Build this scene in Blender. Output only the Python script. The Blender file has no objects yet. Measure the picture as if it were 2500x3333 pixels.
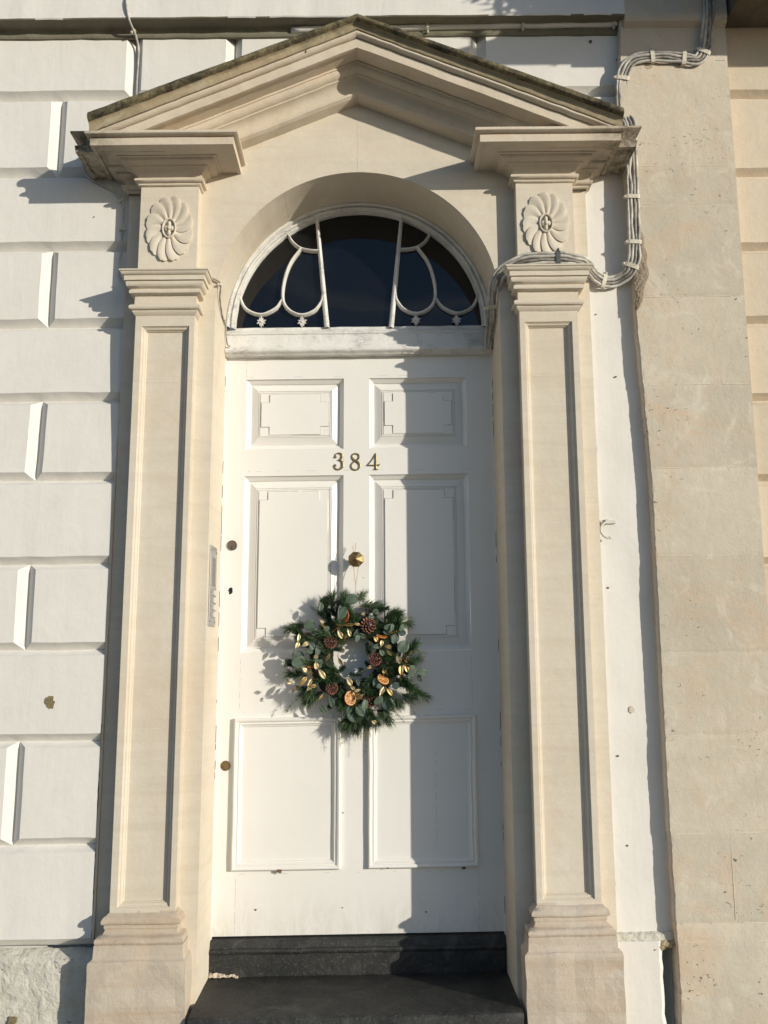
import bpy, math, random
from mathutils import Vector, Matrix, noise
random.seed(7)
R = math.radians
# ------------------------------------------------------------------ camera, sky, sun, exposure
scn = bpy.context.scene
cam_d = bpy.data.cameras.new("camera")
cam = bpy.data.objects.new("camera", cam_d)
scn.collection.objects.link(cam)
cam_d.sensor_fit = 'VERTICAL'
cam_d.sensor_height = 24.0
cam_d.lens = 24.0 * 0.865
cam_d.clip_start = 0.02
cam_d.clip_end = 500
_r = Vector((0.99996075, -0.0081624, -0.00344477))
_u = Vector((0.00208029, -0.16162714, 0.9868497))
_f = Vector((0.00861183, 0.98681814, 0.16160382))
cam.matrix_world = Matrix(((_r.x, _u.x, -_f.x, 0.06400673), (_r.y, _u.y, -_f.y, -3.19526489),
                           (_r.z, _u.z, -_f.z, 0.93208589), (0, 0, 0, 1)))
scn.camera = cam
SUN = Vector((1.26, -1.0, 0.38)).normalized()
world = bpy.data.worlds.new("World")
scn.world = world
world.use_nodes = True
wn = world.node_tree
wn.nodes.clear()
sky = wn.nodes.new('ShaderNodeTexSky')
sky.sky_type = 'NISHITA'
sky.sun_disc = False
sky.sun_elevation = math.asin(SUN.z)
sky.sun_rotation = math.atan2(SUN.x, SUN.y)
sky.dust_density = 0.6
sky.ozone_density = 3.0
bg = wn.nodes.new('ShaderNodeBackground')
bg.inputs[1].default_value = 0.105
wo = wn.nodes.new('ShaderNodeOutputWorld')
tc = wn.nodes.new('ShaderNodeTexCoord'); cn = wn.nodes.new('ShaderNodeTexNoise'); mp = wn.nodes.new('ShaderNodeMapping')
mp.inputs['Scale'].default_value = (2.2, 2.2, 7.0); wn.links.new(tc.outputs['Generated'], mp.inputs[0]); wn.links.new(mp.outputs[0], cn.inputs['Vector'])
cn.inputs['Scale'].default_value = 1.6; cn.inputs['Detail'].default_value = 8; cn.inputs['Roughness'].default_value = .6; cn.inputs['Distortion'].default_value = .8
cr = wn.nodes.new('ShaderNodeMapRange'); cr.inputs[1].default_value = .52; cr.inputs[2].default_value = .74; cr.inputs[4].default_value = .55
wn.links.new(cn.outputs['Fac'], cr.inputs[0])
cm = wn.nodes.new('ShaderNodeMix'); cm.data_type = 'RGBA'; cm.inputs[7].default_value = (6.5, 6.6, 7.0, 1)
wn.links.new(cr.outputs[0], cm.inputs[0]); wn.links.new(sky.outputs[0], cm.inputs[6])
wn.links.new(cm.outputs[2], bg.inputs[0])
wn.links.new(bg.outputs[0], wo.inputs[0])
sun_d = bpy.data.lights.new("sun", 'SUN')
sun_d.energy = 3.75
sun_d.angle = R(0.55)
sun_d.color = (1.0, 0.935, 0.80)
sun = bpy.data.objects.new("sun", sun_d)
sun.rotation_euler = (-SUN).to_track_quat('-Z', 'Y').to_euler()
sun.location = (6, -8, 6)
scn.collection.objects.link(sun)
scn.view_settings.view_transform = 'Standard'
scn.view_settings.look = 'None'
scn.view_settings.exposure = 0.13
scn.view_settings.gamma = 1.0

# ------------------------------------------------------------------ materials
def new_mat(name):
    m = bpy.data.materials.new(name)
    m.use_nodes = True
    nt = m.node_tree
    b = nt.nodes['Principled BSDF']
    return m, nt, b

class N:
    """tiny node helper"""
    def __init__(s, nt): s.nt = nt
    def node(s, t, **k):
        n = s.nt.nodes.new(t)
        for a, v in k.items(): setattr(n, a, v)
        return n
    def link(s, a, b): s.nt.links.new(a, b)
    def pos(s, sc=(1, 1, 1)):
        g = s.node('ShaderNodeNewGeometry')
        m = s.node('ShaderNodeMapping')
        m.inputs['Scale'].default_value = sc
        s.link(g.outputs['Position'], m.inputs['Vector'])
        return m.outputs[0]
    def noise(s, vec, scale, detail=4, rough=.6, dist=0.0):
        n = s.node('ShaderNodeTexNoise')
        n.inputs['Scale'].default_value = scale
        n.inputs['Detail'].default_value = detail
        n.inputs['Roughness'].default_value = rough
        n.inputs['Distortion'].default_value = dist
        s.link(vec, n.inputs['Vector'])
        return n.outputs['Fac']
    def ramp(s, fac, a, b, va=0.0, vb=1.0):
        n = s.node('ShaderNodeMapRange')
        n.inputs[1].default_value = a; n.inputs[2].default_value = b
        n.inputs[3].default_value = va; n.inputs[4].default_value = vb
        s.link(fac, n.inputs[0])
        return n.outputs[0]
    def math(s, op, a, b):
        n = s.node('ShaderNodeMath', operation=op)
        for i, v in enumerate((a, b)):
            if isinstance(v, (int, float)): n.inputs[i].default_value = v
            else: s.link(v, n.inputs[i])
        return n.outputs[0]
    def mix(s, fac, a, b, blend='MIX'):
        n = s.node('ShaderNodeMix', data_type='RGBA', blend_type=blend)
        for i, v in ((0, fac), (6, a), (7, b)):
            if isinstance(v, (int, float)): n.inputs[i].default_value = v
            elif isinstance(v, tuple): n.inputs[i].default_value = v + (1,) if len(v) == 3 else v
            else: s.link(v, n.inputs[i])
        return n.outputs[2]
    def bump(s, h, strength, dist, prev=None):
        n = s.node('ShaderNodeBump')
        n.inputs['Strength'].default_value = strength
        n.inputs['Distance'].default_value = dist
        s.link(h, n.inputs['Height'])
        if prev is not None: s.link(prev, n.inputs['Normal'])
        return n.outputs[0]

def sc(c, k): return tuple(min(1, v * k) for v in c)

def masonry(name, base, tint, stain=None, stain_amt=.35, rough=.85, v=.10, grain=.5, lump=.3, pits=0.0,
            streak=.25, lump_scale=9, grain_scale=160, tone_k=.12, cracks=0.0, cornice_soot=False, band=0.0, mott=0.0):
    m, nt, b = new_mat(name)
    n = N(nt)
    p = n.pos()
    big = n.noise(p, 2.3, 5, .6, .4)
    mid = n.noise(p, 14, 6, .65)
    fine = n.noise(p, grain_scale, 3, .7)
    c = n.mix(n.ramp(big, .35, .68), base, tint)
    c = n.mix(n.ramp(mid, .3, .75, 0, v * 2.2), c, sc(base, .62))
    c = n.mix(n.ramp(fine, .35, .7, 0, v * 1.2), c, sc(base, .55))
    at = n.node('ShaderNodeAttribute', attribute_name='tone')
    tn = n.math('MULTIPLY_ADD', at.outputs['Fac'], tone_k)
    nt.nodes[-1].inputs[2].default_value = 1.0
    hs = n.node('ShaderNodeHueSaturation')
    n.link(tn, hs.inputs['Value']); n.link(c, hs.inputs['Color'])
    c = hs.outputs[0]
    if mott:
        mo = n.noise(p, 3.1, 7, .68, 1.0)
        c = n.mix(n.ramp(mo, .50, .66, 0, mott), c, (.60, .43, .29))
        mo2 = n.noise(n.pos((1.3, 1.3, 1.3)), 4.7, 7, .7, 1.4)
        c = n.mix(n.ramp(mo2, .54, .68, 0, mott), c, (.69, .64, .54))
    if band:
        bd = n.noise(n.pos((1.6, 1.6, 24)), 1.2, 6, .65, .3)
        c = n.mix(n.ramp(bd, .46, .70, 0, band), c, stain)
    if stain:
        ps = n.pos((7, 7, .8))
        st = n.noise(ps, 1.6, 6, .7, .6)
        c = n.mix(n.ramp(st, .52, .78, 0, streak), c, stain)
        bl = n.noise(p, 5.0, 7, .75, 1.2)
        c = n.mix(n.ramp(bl, .56, .74, 0, stain_amt), c, stain)
    if cornice_soot:
        g = n.node('ShaderNodeNewGeometry'); sx = n.node('ShaderNodeSeparateXYZ')
        n.link(g.outputs['Position'], sx.inputs[0])
        ax = n.math('ABSOLUTE', sx.outputs[0], 0)
        edge = n.ramp(ax, .76, .96)
        so = n.noise(p, 26, 7, .75, .5)
        mk = n.math('MULTIPLY', edge, n.ramp(so, .30, .62))
        c = n.mix(mk, c, (.075, .068, .048))
    # small dark pits and scuffs
    pf = n.noise(n.pos((1, 1, 1.5)), 62, 4, .55, .8)
    pm = n.noise(p, 5.2, 3, .6)
    pit = n.math('MULTIPLY', n.ramp(pf, .66, .71), n.ramp(pm, .50, .58))
    if pits > 0:
        c = n.mix(n.math('MULTIPLY', pit, pits), c, sc(base, .30))
    n.link(c, b.inputs['Base Color'])
    b.inputs['Roughness'].default_value = rough
    b.inputs['Specular IOR Level'].default_value = .25
    l1 = n.noise(p, lump_scale, 5, .55, .3)
    nb = n.bump(l1, lump, .012)
    if 'white' in name: nb = n.bump(n.noise(n.pos((16, 16, 2.2)), 1.0, 5, .6, .5), .13, .010, nb)
    nb = n.bump(fine, grain, .0012, nb)
    md = n.noise(p, 55, 5, .6)
    nb = n.bump(md, grain * .8, .0022, nb)
    if pits > 0: nb = n.bump(n.math('MULTIPLY', pit, -1.0), .8 * pits, .004, nb)
    if cracks > 0:
        vc = n.node('ShaderNodeTexVoronoi', feature='DISTANCE_TO_EDGE')
        pc = n.pos((1, 1, 4.5))
        vc.inputs['Scale'].default_value = 48
        n.link(n.mix(.06, pc, n.noise(p, 30, 3)), vc.inputs['Vector'])
        ck = n.math('MULTIPLY', n.ramp(vc.outputs['Distance'], .045, .0), n.ramp(mid, .50, .62))
        c2 = n.mix(n.math('MULTIPLY', ck, cracks), c, (.20, .185, .165))
        n.link(c2, b.inputs['Base Color'])
        nb = n.bump(n.math('MULTIPLY', ck, -1.0), .8, .003, nb)
    n.link(nb, b.inputs['Normal'])
    return m

def simple(name, base, rough=.5, metal=0.0, var=.15, scale=40, bump=.15, spec=.5, two=None):
    m, nt, b = new_mat(name)
    n = N(nt); p = n.pos()
    a = n.noise(p, scale, 4, .6)
    c = n.mix(n.ramp(a, .3, .72), sc(base, 1 - var), two if two else sc(base, 1 + var))
    n.link(c, b.inputs['Base Color'])
    b.inputs['Roughness'].default_value = rough
    b.inputs['Metallic'].default_value = metal
    b.inputs['Specular IOR Level'].default_value = spec
    if bump: n.link(n.bump(n.noise(p, scale * 3, 3), bump, .001), b.inputs['Normal'])
    return m

STONE = masonry("bath_stone", (.65, .583, .475), (.69, .628, .53), (.46, .37, .26), .20, v=.09, grain=.35, lump=.18, streak=.14, band=.22, mott=.22)
STONE_C = masonry("cornice_stone", (.62, .54, .43), (.66, .58, .47), (.38, .29, .18), .34, v=.11, grain=.45, lump=.22, streak=.2, cornice_soot=True, mott=.30)
STONE_OLD = masonry("weathered_bath_stone", (.575, .512, .41), (.65, .582, .475), (.48, .35, .22), .42, v=.10, grain=.75, lump=.35, pits=1.0, streak=.22, tone_k=.085, mott=.55)
STONE_BASE = masonry("worn_base_stone", (.54, .465, .375), (.60, .53, .445), (.44, .32, .22), .38, v=.12, grain=.7, lump=.4, pits=.3, streak=.15, band=.55, mott=.3)
WHITE = masonry("white_masonry_paint", (.72, .69, .645), (.76, .735, .69), (.50, .515, .515), .14, rough=.7, v=.035, grain=.14, lump=.17, streak=.22, lump_scale=12, grain_scale=90)
WHITE_R = masonry("rough_white_render", (.58, .555, .48), (.66, .635, .56), (.22, .19, .11), .65, rough=.8, v=.12, grain=1.0, lump=1.0, pits=1.0, streak=.3, lump_scale=26)
WHITE_D = masonry("string_course_paint", (.62, .60, .54), (.68, .66, .60), (.22, .20, .15), .35, rough=.75, v=.10, grain=.4, lump=.35, streak=.3, lump_scale=14)
OLDPAINT = masonry("cracked_white_wood_paint", (.70, .69, .66), (.75, .74, .71), (.42, .39, .34), .28, rough=.55, v=.06, grain=.35, lump=.3, streak=.12, cracks=.7, lump_scale=30)
MORTAR = simple("pale_mortar", (.68, .60, .48), .9, var=.1)
RUBBLE = masonry("broken_mortar_rubble", (.33, .27, .20), (.42, .35, .26), (.14, .11, .08), .5, v=.3, grain=1.0, lump=1.0, pits=1.0, lump_scale=60)
CHIP = simple("bare_ochre_render", (.20, .165, .085), .95, var=.3, scale=90, bump=.8)
RUST = simple("rust_stain", (.16, .09, .05), .9, var=.3, scale=200)

def lichen():
    m, nt, b = new_mat("lichen_blackened_stone")
    n = N(nt); p = n.pos()
    a = n.noise(p, 9, 8, .75, .6); f = n.noise(p, 60, 6, .75); f2 = n.noise(p, 190, 3, .7)
    c = n.mix(n.ramp(a, .40, .58), (.035, .031, .022), (.25, .205, .11))
    c = n.mix(n.ramp(f, .42, .66, 0, .8), c, (.040, .036, .026))
    c = n.mix(n.ramp(f2, .62, .75, 0, .55), c, (.42, .38, .28))
    g = n.node('ShaderNodeNewGeometry'); sx = n.node('ShaderNodeSeparateXYZ')
    n.link(g.outputs['Position'], sx.inputs[0])
    n.link(c, b.inputs['Base Color'])
    b.inputs['Roughness'].default_value = .95
    nb = n.bump(a, .6, .01); nb = n.bump(f, .9, .004, nb); nb = n.bump(f2, .5, .0015, nb)
    n.link(nb, b.inputs['Normal'])
    return m
LICHEN = lichen()
OLIVE = masonry('algae_stained_stone', (.36, .30, .19), (.45, .38, .26), (.075, .065, .042), .60, v=.3, grain=.8, lump=.3, streak=.3, lump_scale=20, mott=.3)
ASHLAR = masonry('warm_ashlar_stone', (.61, .515, .395), (.65, .56, .44), (.46, .34, .22), .25, v=.08, grain=.6, lump=.3, pits=.3, streak=.15)
SOOT = masonry('sooty_stone', (.13, .105, .075), (.22, .18, .13), (.05, .042, .03), .5, v=.2, grain=.7)

def doorpaint():
    m, nt, b = new_mat("satin_white_door_paint")
    n = N(nt); p = n.pos(); pv = n.pos((60, 60, 2.0))
    a = n.noise(p, 3, 4); br = n.noise(pv, 3, 4, .6); d = n.noise(p, 30, 6, .7, .5)
    c = n.mix(n.ramp(a, .3, .7), (.755, .735, .695), (.785, .765, .73))
    c = n.mix(n.ramp(d, .66, .76, 0, .35), c, (.5, .45, .37))
    g = n.node('ShaderNodeNewGeometry'); sx = n.node('ShaderNodeSeparateXYZ'); n.link(g.outputs['Position'], sx.inputs[0])
    low = n.math('MULTIPLY', n.ramp(sx.outputs[2], .16, 0.0), n.ramp(n.noise(n.pos((9, 9, 3)), 2.2, 7, .75, .8), .42, .66))
    c = n.mix(n.math('MULTIPLY', low, .38), c, (.42, .37, .30))
    ru = n.noise(n.pos((14, 14, 2)), 2, 5, .7)
    n.link(n.ramp(ru, .3, .7, .30, .52), b.inputs['Roughness'])
    n.link(c, b.inputs['Base Color'])
    b.inputs['Specular IOR Level'].default_value = .35
    nb = n.bump(br, .12, .0008); nb = n.bump(n.noise(p, 7, 3), .25, .006, nb); nb = n.bump(n.noise(p, 90, 3), .10, .0012, nb)
    n.link(nb, b.inputs['Normal'])
    return m
DOOR = doorpaint()
SEAM_AND_SHADE = simple('seam_grime_and_groove_shade', (.30, .28, .25), .8, var=.3, scale=60)  # grime of the joints, also the shade coloured in round panel plates

def slate():
    m, nt, b = new_mat("black_painted_stone_step")
    n = N(nt); p = n.pos()
    a = n.noise(p, 7, 7, .7, .8); f = n.noise(p, 70, 6, .75); g2 = n.noise(p, 150, 3, .7)
    c = n.mix(n.ramp(a, .38, .66), (.010, .011, .012), (.034, .034, .031))
    c = n.mix(n.ramp(f, .55, .78, 0, .5), c, (.085, .083, .074))
    c = n.mix(n.ramp(g2, .58, .70, 0, .55), c, (.15, .14, .12))
    dp = n.noise(p, 4.5, 6, .7, 1.5)
    c = n.mix(n.ramp(dp, .56, .70, 0, .45), c, (.13, .125, .11))
    n.link(c, b.inputs['Base Color'])
    b.inputs['Roughness'].default_value = .62
    nb = n.bump(a, .4, .006); nb = n.bump(f, .7, .003, nb); nb = n.bump(g2, .6, .0012, nb)
    n.link(nb, b.inputs['Normal'])
    return m
STEP = slate()

def glassmat():
    m, nt, b = new_mat("dark_window_glass")
    n = N(nt); p = n.pos()
    b.inputs['Base Color'].default_value = (.004, .005, .007, 1)
    b.inputs['Roughness'].default_value = .015
    b.inputs['Specular IOR Level'].default_value = .5
    n.link(n.bump(n.noise(p, 2.5, 2), .06, .02), b.inputs['Normal'])
    dust = n.noise(p, 110, 3, .7)
    n.link(n.mix(n.ramp(dust, .70, .80, 0, .25), (.004, .005, .007), (.10, .10, .10)), b.inputs['Base Color'])
    return m
GLASS = glassmat()
BRASS = simple("aged_brass", (.24, .17, .08), .50, 1.0, .35, 60, .4, two=(.38, .28, .14))
BRASS_D = simple("tarnished_brass", (.26, .20, .09), .48, .9, .35, 120, .2, two=(.44, .34, .16))
STEEL = simple("brushed_steel", (.42, .42, .41), .38, .9, .08, 50, .1)
STEELD = simple("dull_lock_metal", (.24, .20, .16), .45, .9, .2, 90, .2)
DARK = simple("black_hole", (.012, .010, .009), .9, var=.3, bump=0)
BUTTON = simple("cream_plastic", (.56, .54, .48), .4, var=.05)
LABELS = simple("grey_name_strip", (.28, .28, .27), .5, var=.1)
CABLE_P = simple('paint_splashed_cable', (.30, .27, .23), .6, var=.4, scale=18, bump=.5, two=(.74, .71, .64))
CABLE = simple("grey_painted_cable", (.40, .37, .33), .6, var=.3, scale=35, bump=.5, two=(.60, .57, .52))
CABLE_D = simple("grimy_cable", (.20, .18, .15), .65, var=.4, scale=45, bump=.5, two=(.42, .39, .35))
CLIPM = simple("cream_painted_clip", (.60, .55, .45), .7, var=.15, scale=60, bump=.5)
CLIPB = simple("blackened_clip", (.07, .08, .075), .6, var=.4, scale=120, bump=.5)
TWINE = simple("jute_twine", (.50, .33, .17), .9, var=.25, scale=300, bump=.6)
PINE = simple("dark_pine_needle", (.020, .050, .018), .5, var=.5, scale=22, bump=0, two=(.050, .105, .030))
FIR = simple("fir_needle", (.012, .036, .020), .5, var=.5, scale=25, bump=0, two=(.034, .075, .034))
TWIG = simple("brown_twig", (.10, .065, .035), .8, var=.3, scale=100)
MOSS = simple("packed_moss", (.012, .018, .009), .95, var=.5, scale=90, bump=1.0)
EUCA = simple("eucalyptus_leaf", (.074, .112, .074), .55, var=.22, scale=28, bump=.1, two=(.120, .168, .116))
EUCD = simple("dark_eucalyptus_leaf", (.040, .066, .054), .5, var=.25, scale=28, bump=.1, two=(.075, .110, .090))
GOLD = simple("gold_painted_leaf", (.50, .36, .17), .45, .7, .3, 90, .35, two=(.84, .69, .42))
GOLDD = simple("antique_gold_leaf", (.34, .22, .08), .42, .8, .3, 70, .25, two=(.52, .37, .15))
CONE = simple("cone_scale", (.055, .018, .012), .45, var=.3, scale=120, bump=.3)
CONET = simple("cone_scale_tip", (.30, .14, .10), .45, var=.3, scale=160, bump=.3)
RIND = simple("dried_orange_rind", (.42, .11, .018), .5, var=.3, scale=120, bump=.5)
PITH = simple("dried_orange_pith", (.66, .44, .20), .7, var=.1, scale=120)
FLESH = simple("dried_orange_flesh", (.40, .12, .012), .35, var=.45, scale=170, bump=.9, two=(.50, .17, .015))
SEED = simple("pale_green_seed", (.17, .21, .09), .7, var=.3, scale=60, bump=0)
PAINT_DARK = masonry('dark_underside_paint', (.20, .185, .13), (.27, .25, .19), (.08, .075, .055), .6, v=.2, grain=.6, lump=.4)
PAVE = masonry("pavement_slabs", (.22, .21, .19), (.26, .25, .23), (.16, .15, .13), .3, v=.1)
ASPH = simple("asphalt", (.05, .05, .05), .9, var=.2, scale=80, bump=.6)
LEAFG = simple("shade_shrub_leaf", (.05, .09, .03), .6, var=.4, scale=12, bump=0)
TERRA = simple("terracotta", (.32, .14, .08), .8, var=.15)
IRON = simple("black_iron", (.03, .03, .03), .5, .6, .2)

# ------------------------------------------------------------------ mesh helpers
SLOPE = 0.012        # the terrace has settled: every course climbs slightly to the right
class MB:
    def __init__(s): s.v = []; s.f = []; s.m = []; s.t = []; s.cur = 0; s.tone = 0.0
    def vert(s, x, y, z): s.v.append((x, y, z)); return len(s.v) - 1
    def face(s, *ids): s.f.append(ids); s.m.append(s.cur); s.t.append(s.tone)
    def poly(s, pts): s.face(*[s.vert(*p) for p in pts])
    def box(s, x0, x1, y0, y1, z0, z1):
        i = [s.vert(x, y, z) for z in (z0, z1) for y in (y0, y1) for x in (x0, x1)]
        for q in ((0, 2, 3, 1), (4, 5, 7, 6), (0, 1, 5, 4), (2, 6, 7, 3), (0, 4, 6, 2), (1, 3, 7, 5)): s.face(*[i[k] for k in q])
    def grid(s, rows, closed=False):
        """rows: list of rows of points"""
        idx = [[s.vert(*p) for p in r] for r in rows]
        for a, b in zip(idx, idx[1:]):
            m = len(a)
            for k in range(m if closed else m - 1):
                s.face(a[k], a[(k + 1) % m], b[(k + 1) % m], b[k])
        return idx
    def sweep(s, prof, path, step=.04, amp=0.0, cap=True):
        """prof: (proj, z); path in plan, outward is the right-hand side of travel"""
        n = len(path); dirs = []
        for a, b in zip(path, path[1:]):
            d = Vector((b[0] - a[0], b[1] - a[1])); d.normalize(); dirs.append(d)
        rows = []
        for i in range(n):
            if i == 0: nn = Vector((dirs[0].y, -dirs[0].x)); k = 1
            elif i == n - 1: nn = Vector((dirs[-1].y, -dirs[-1].x)); k = 1
            else:
                n1 = Vector((dirs[i - 1].y, -dirs[i - 1].x)); n2 = Vector((dirs[i].y, -dirs[i].x))
                nn = (n1 + n2); nn.normalize(); k = 1 / max(.2, nn.dot(n1))
            rows.append([(path[i][0] + nn.x * k * p, path[i][1] + nn.y * k * p, z) for p, z in prof])
        out = [rows[0]]
        for a, b in zip(rows, rows[1:]):
            L = math.dist(a[0], b[0]); m = max(1, int(L / step))
            for j in range(1, m + 1):
                t = j / m
                out.append([tuple(u + (w - u) * t for u, w in zip(p, q)) for p, q in zip(a, b)])
        if amp: out = [[wob(p, amp) for p in r] for r in out]
        idx = s.grid(out)
        if cap: s.face(*idx[0][::-1]); s.face(*idx[-1])
    def rings(s, x0, x1, z0, z1, Y, prof, fill=True, amp=0.0, step=.05):
        """nested rectangular rings, prof: (inset, y offset)"""
        prev = None
        def ring(ins, dy):
            pts = []
            a, b, c, d = x0 + ins, x1 - ins, z0 + ins, z1 - ins
            nx = max(1, int((x1 - x0) / step)); nz = max(1, int((z1 - z0) / step))
            for k in range(nx): pts.append((a + (b - a) * k / nx, Y + dy, c))
            for k in range(nz): pts.append((b, Y + dy, c + (d - c) * k / nz))
            for k in range(nx): pts.append((b - (b - a) * k / nx, Y + dy, d))
            for k in range(nz): pts.append((a, Y + dy, d - (d - c) * k / nz))
            if amp: pts = [wob(p, amp, 9) for p in pts]
            return pts
        idx = s.grid([ring(i, d) for i, d in prof], closed=True)
        if fill: s.face(*idx[-1])
    def tube(s, pts, r, n=8, radii=None, caps=True):
        P = [Vector(p) for p in pts]; rows = []
        up = Vector((0, 1, 0)) if abs((P[-1] - P[0]).normalized().y) < .9 else Vector((1, 0, 0))
        for i, p in enumerate(P):
            t = (P[min(i + 1, len(P) - 1)] - P[max(i - 1, 0)])
            if t.length < 1e-9: t = Vector((0, 0, 1))
            t.normalize()
            a = t.cross(up)
            if a.length < 1e-4: a = t.cross(Vector((1, 0, 0)))
            a.normalize(); b = t.cross(a); up = -b if b.dot(up) < 0 else b
            rr = radii[i] if radii else r
            rows.append([tuple(p + (a * math.cos(2 * math.pi * k / n) + b * math.sin(2 * math.pi * k / n)) * rr) for k in range(n)])
        idx = s.grid(rows, closed=True)
        if caps: s.face(*idx[0][::-1]); s.face(*idx[-1])
    def lathe(s, prof, c, axis='y', n=32, sx=1, phase=0.0):
        rows = []
        for r, h in prof:
            row = []
            for k in range(n):
                a = 2 * math.pi * k / n + phase
                u, w = r * math.cos(a), r * math.sin(a)
                row.append((c[0] + u, c[1] + h, c[2] + w) if axis == 'y' else (c[0] + u, c[1] + w, c[2] + h) if axis == 'z' else (c[0] + h, c[1] + u, c[2] + w))
            rows.append(row)
        idx = s.grid(rows, closed=True)
        s.face(*idx[-1])
    def build(s, name, mats, parent=None, smooth=False, slope=True, bevel=0.0, seg=2):
        if not isinstance(mats, (list, tuple)): mats = [mats]
        loc = Vector((0, 0, 0))
        if parent is not None:
            q = parent
            while q is not None: loc = loc + q.location; q = q.parent
        me = bpy.data.meshes.new(name)
        k = SLOPE if slope else 0.0
        me.from_pydata([(x - loc.x, y - loc.y, z + k * x - loc.z) for x, y, z in s.v], [], s.f)
        for m in mats: me.materials.append(m)
        me.polygons.foreach_set('material_index', s.m)
        if any(s.t):
            at = me.attributes.new('tone', 'FLOAT', 'FACE'); at.data.foreach_set('value', s.t)
        me.polygons.foreach_set('use_smooth', [bool(smooth)] * len(s.f))
        me.update()
        o = bpy.data.objects.new(name, me)
        scn.collection.objects.link(o)
        if parent is not None: o.parent = parent
        if smooth == 'auto':
            import bmesh
            bm = bmesh.new(); bm.from_mesh(me)
            for e in bm.edges:
                if len(e.link_faces) == 2 and e.calc_face_angle(0) > R(38): e.smooth = False
            bm.to_mesh(me); bm.free()
        if bevel:
            b = o.modifiers.new('bevel', 'BEVEL'); b.width = bevel; b.segments = seg; b.limit_method = 'ANGLE'; b.angle_limit = R(35)
            b.harden_normals = False
        return o

def wob(p, amp, f=14):
    q = Vector((p[0] * f, p[1] * f + 3.1, p[2] * f))
    return (p[0] + amp * noise.noise(q), p[1] + amp * noise.noise(q + Vector((31, 7, 5))), p[2] + amp * noise.noise(q + Vector((3, 51, 17))))

def thing(name, label, cat, loc=(0, 0, 0), group=None):
    o = bpy.data.objects.new(name, None)
    scn.collection.objects.link(o)
    o.location = loc; o.empty_display_size = .1
    return tag(o, label, cat, group)
def tag(o, label=None, cat=None, group=None, kind=None):
    if label: o['label'] = label
    if cat: o['category'] = cat
    if group: o['group'] = group
    if kind: o['kind'] = kind
    return o

def catmull(pts, n=8):
    P = [Vector(p) for p in pts]; P = [P[0] * 2 - P[1]] + P + [P[-1] * 2 - P[-2]]
    out = []
    for i in range(1, len(P) - 2):
        for k in range(n):
            t = k / n; a, b, c, d = P[i - 1:i + 3]
            out.append(.5 * ((2 * b) + (c - a) * t + (2 * a - 5 * b + 4 * c - d) * t * t + (3 * b - a - 3 * c + d) * t ** 3))
    out.append(P[-2])
    return out

# ------------------------------------------------------------------ setting: pavement and road
mb = MB(); mb.box(-80, 80, -100, 40, -.80, -.768)
tag(mb.build('road', ASPH, slope=False), kind='structure')
mb = MB(); mb.box(-40, 40, -4.6, .1, -.764, -.64)
tag(mb.build('pavement', PAVE, slope=False), kind='structure')

A = -.25; P = -.300; W = -.21
# ------------------------------------------------------------------ white house front
def wall_y(z, k):
    t = min(1, max(0, (2.15 - z) / .75)); return -k * t * t * (3 - 2 * t)
def block(mb, x0, x1, z0, z1, Y, d=.030, w=.0295, wb=.025, wt=.019, left=True, right=True, bot=True, top=True, st=.045, amp=.0018, lean=0.0):
    def cuts(a, b, ca, cb, wa, wz):
        s0 = a + (wa if ca else 0); s1 = b - (wz if cb else 0)
        n = max(1, int((s1 - s0) / st)); L = [s0 + (s1 - s0) * k / n for k in range(n + 1)]
        return ([a] if ca else []) + L + ([b] if cb else [])
    X = cuts(x0, x1, left, right, w, w); Z = cuts(z0, z1, bot, top, wb, wt)
    g = []
    for z in Z:
        row = []
        for x in X:
            e = 9
            if left: e = min(e, (x - x0) / w)
            if right: e = min(e, (x1 - x) / w)
            if bot: e = min(e, (z - z0) / wb)
            if top: e = min(e, (z1 - z) / wt)
            k = max(0, 1 - e)
            q = Vector((x * 5, 1, z * 5))
            wx = amp * noise.noise(q * 2.1); wz = amp * 1.5 * noise.noise(q * 1.7 + Vector((9, 0, 3)))
            ch = amp * 2.2 * noise.noise(q * 9) if 0 < k < 1 or k == 0 and e < 1.01 else 0
            row.append(mb.vert(x + wx, Y + wall_y(z, lean) + d * k + amp * .6 * noise.noise(q), z + wz + ch * .5))
        g.append(row)
    nx, nz = len(X), len(Z)
    for j in range(nz - 1):
        for i in range(nx - 1):
            a, b, c, e = g[j][i], g[j][i + 1], g[j + 1][i + 1], g[j + 1][i]
            anti = (i < nx / 2) != (j < nz / 2)
            if anti: mb.face(a, b, e); mb.face(b, c, e)
            else: mb.face(a, b, c); mb.face(a, c, e)

house = thing('white_house_front', 'white painted rusticated house front around the stone doorcase', 'house', (-1.5, W, -.64))
mb = MB()
ZL = [.054, .355, .678, .971, 1.255, 1.544, 1.828, 2.103, 2.394, 2.682, 2.988, 3.30]
for r in range(11):
    z0, z1 = ZL[r], ZL[r + 1]; even = (r % 2 == 1)
    topc = (r < 10)
    if r < 8 or r == 8:
        if even: segs = [(-3.6, -1.98, False, True), (-1.98, -1.10, True, True), (-1.10, -.8202, True, False)]
        else: segs = [(-3.6, -1.55, False, True), (-1.55, -.8202, True, False)]
    elif r == 9: segs = [(-3.6, -1.98, False, True), (-1.98, -1.10, True, True), (-1.10, -.1, True, True), (-.1, 1.05, True, False)]
    else: segs = [(-3.6, -1.75, False, True), (-1.75, -.833, True, True), (-.833, -.464, True, True), (-.464, .448, True, True), (.448, 1.05, True, False)]
    for (a, b, l, rr) in segs:
        block(mb, a, b, z0, z1, W, left=l, right=rr, top=topc, bot=True, lean=.034)
mb.build('rusticated_wall', WHITE, house, smooth=False)
mb = MB()   # wall core and upper storey
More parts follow.
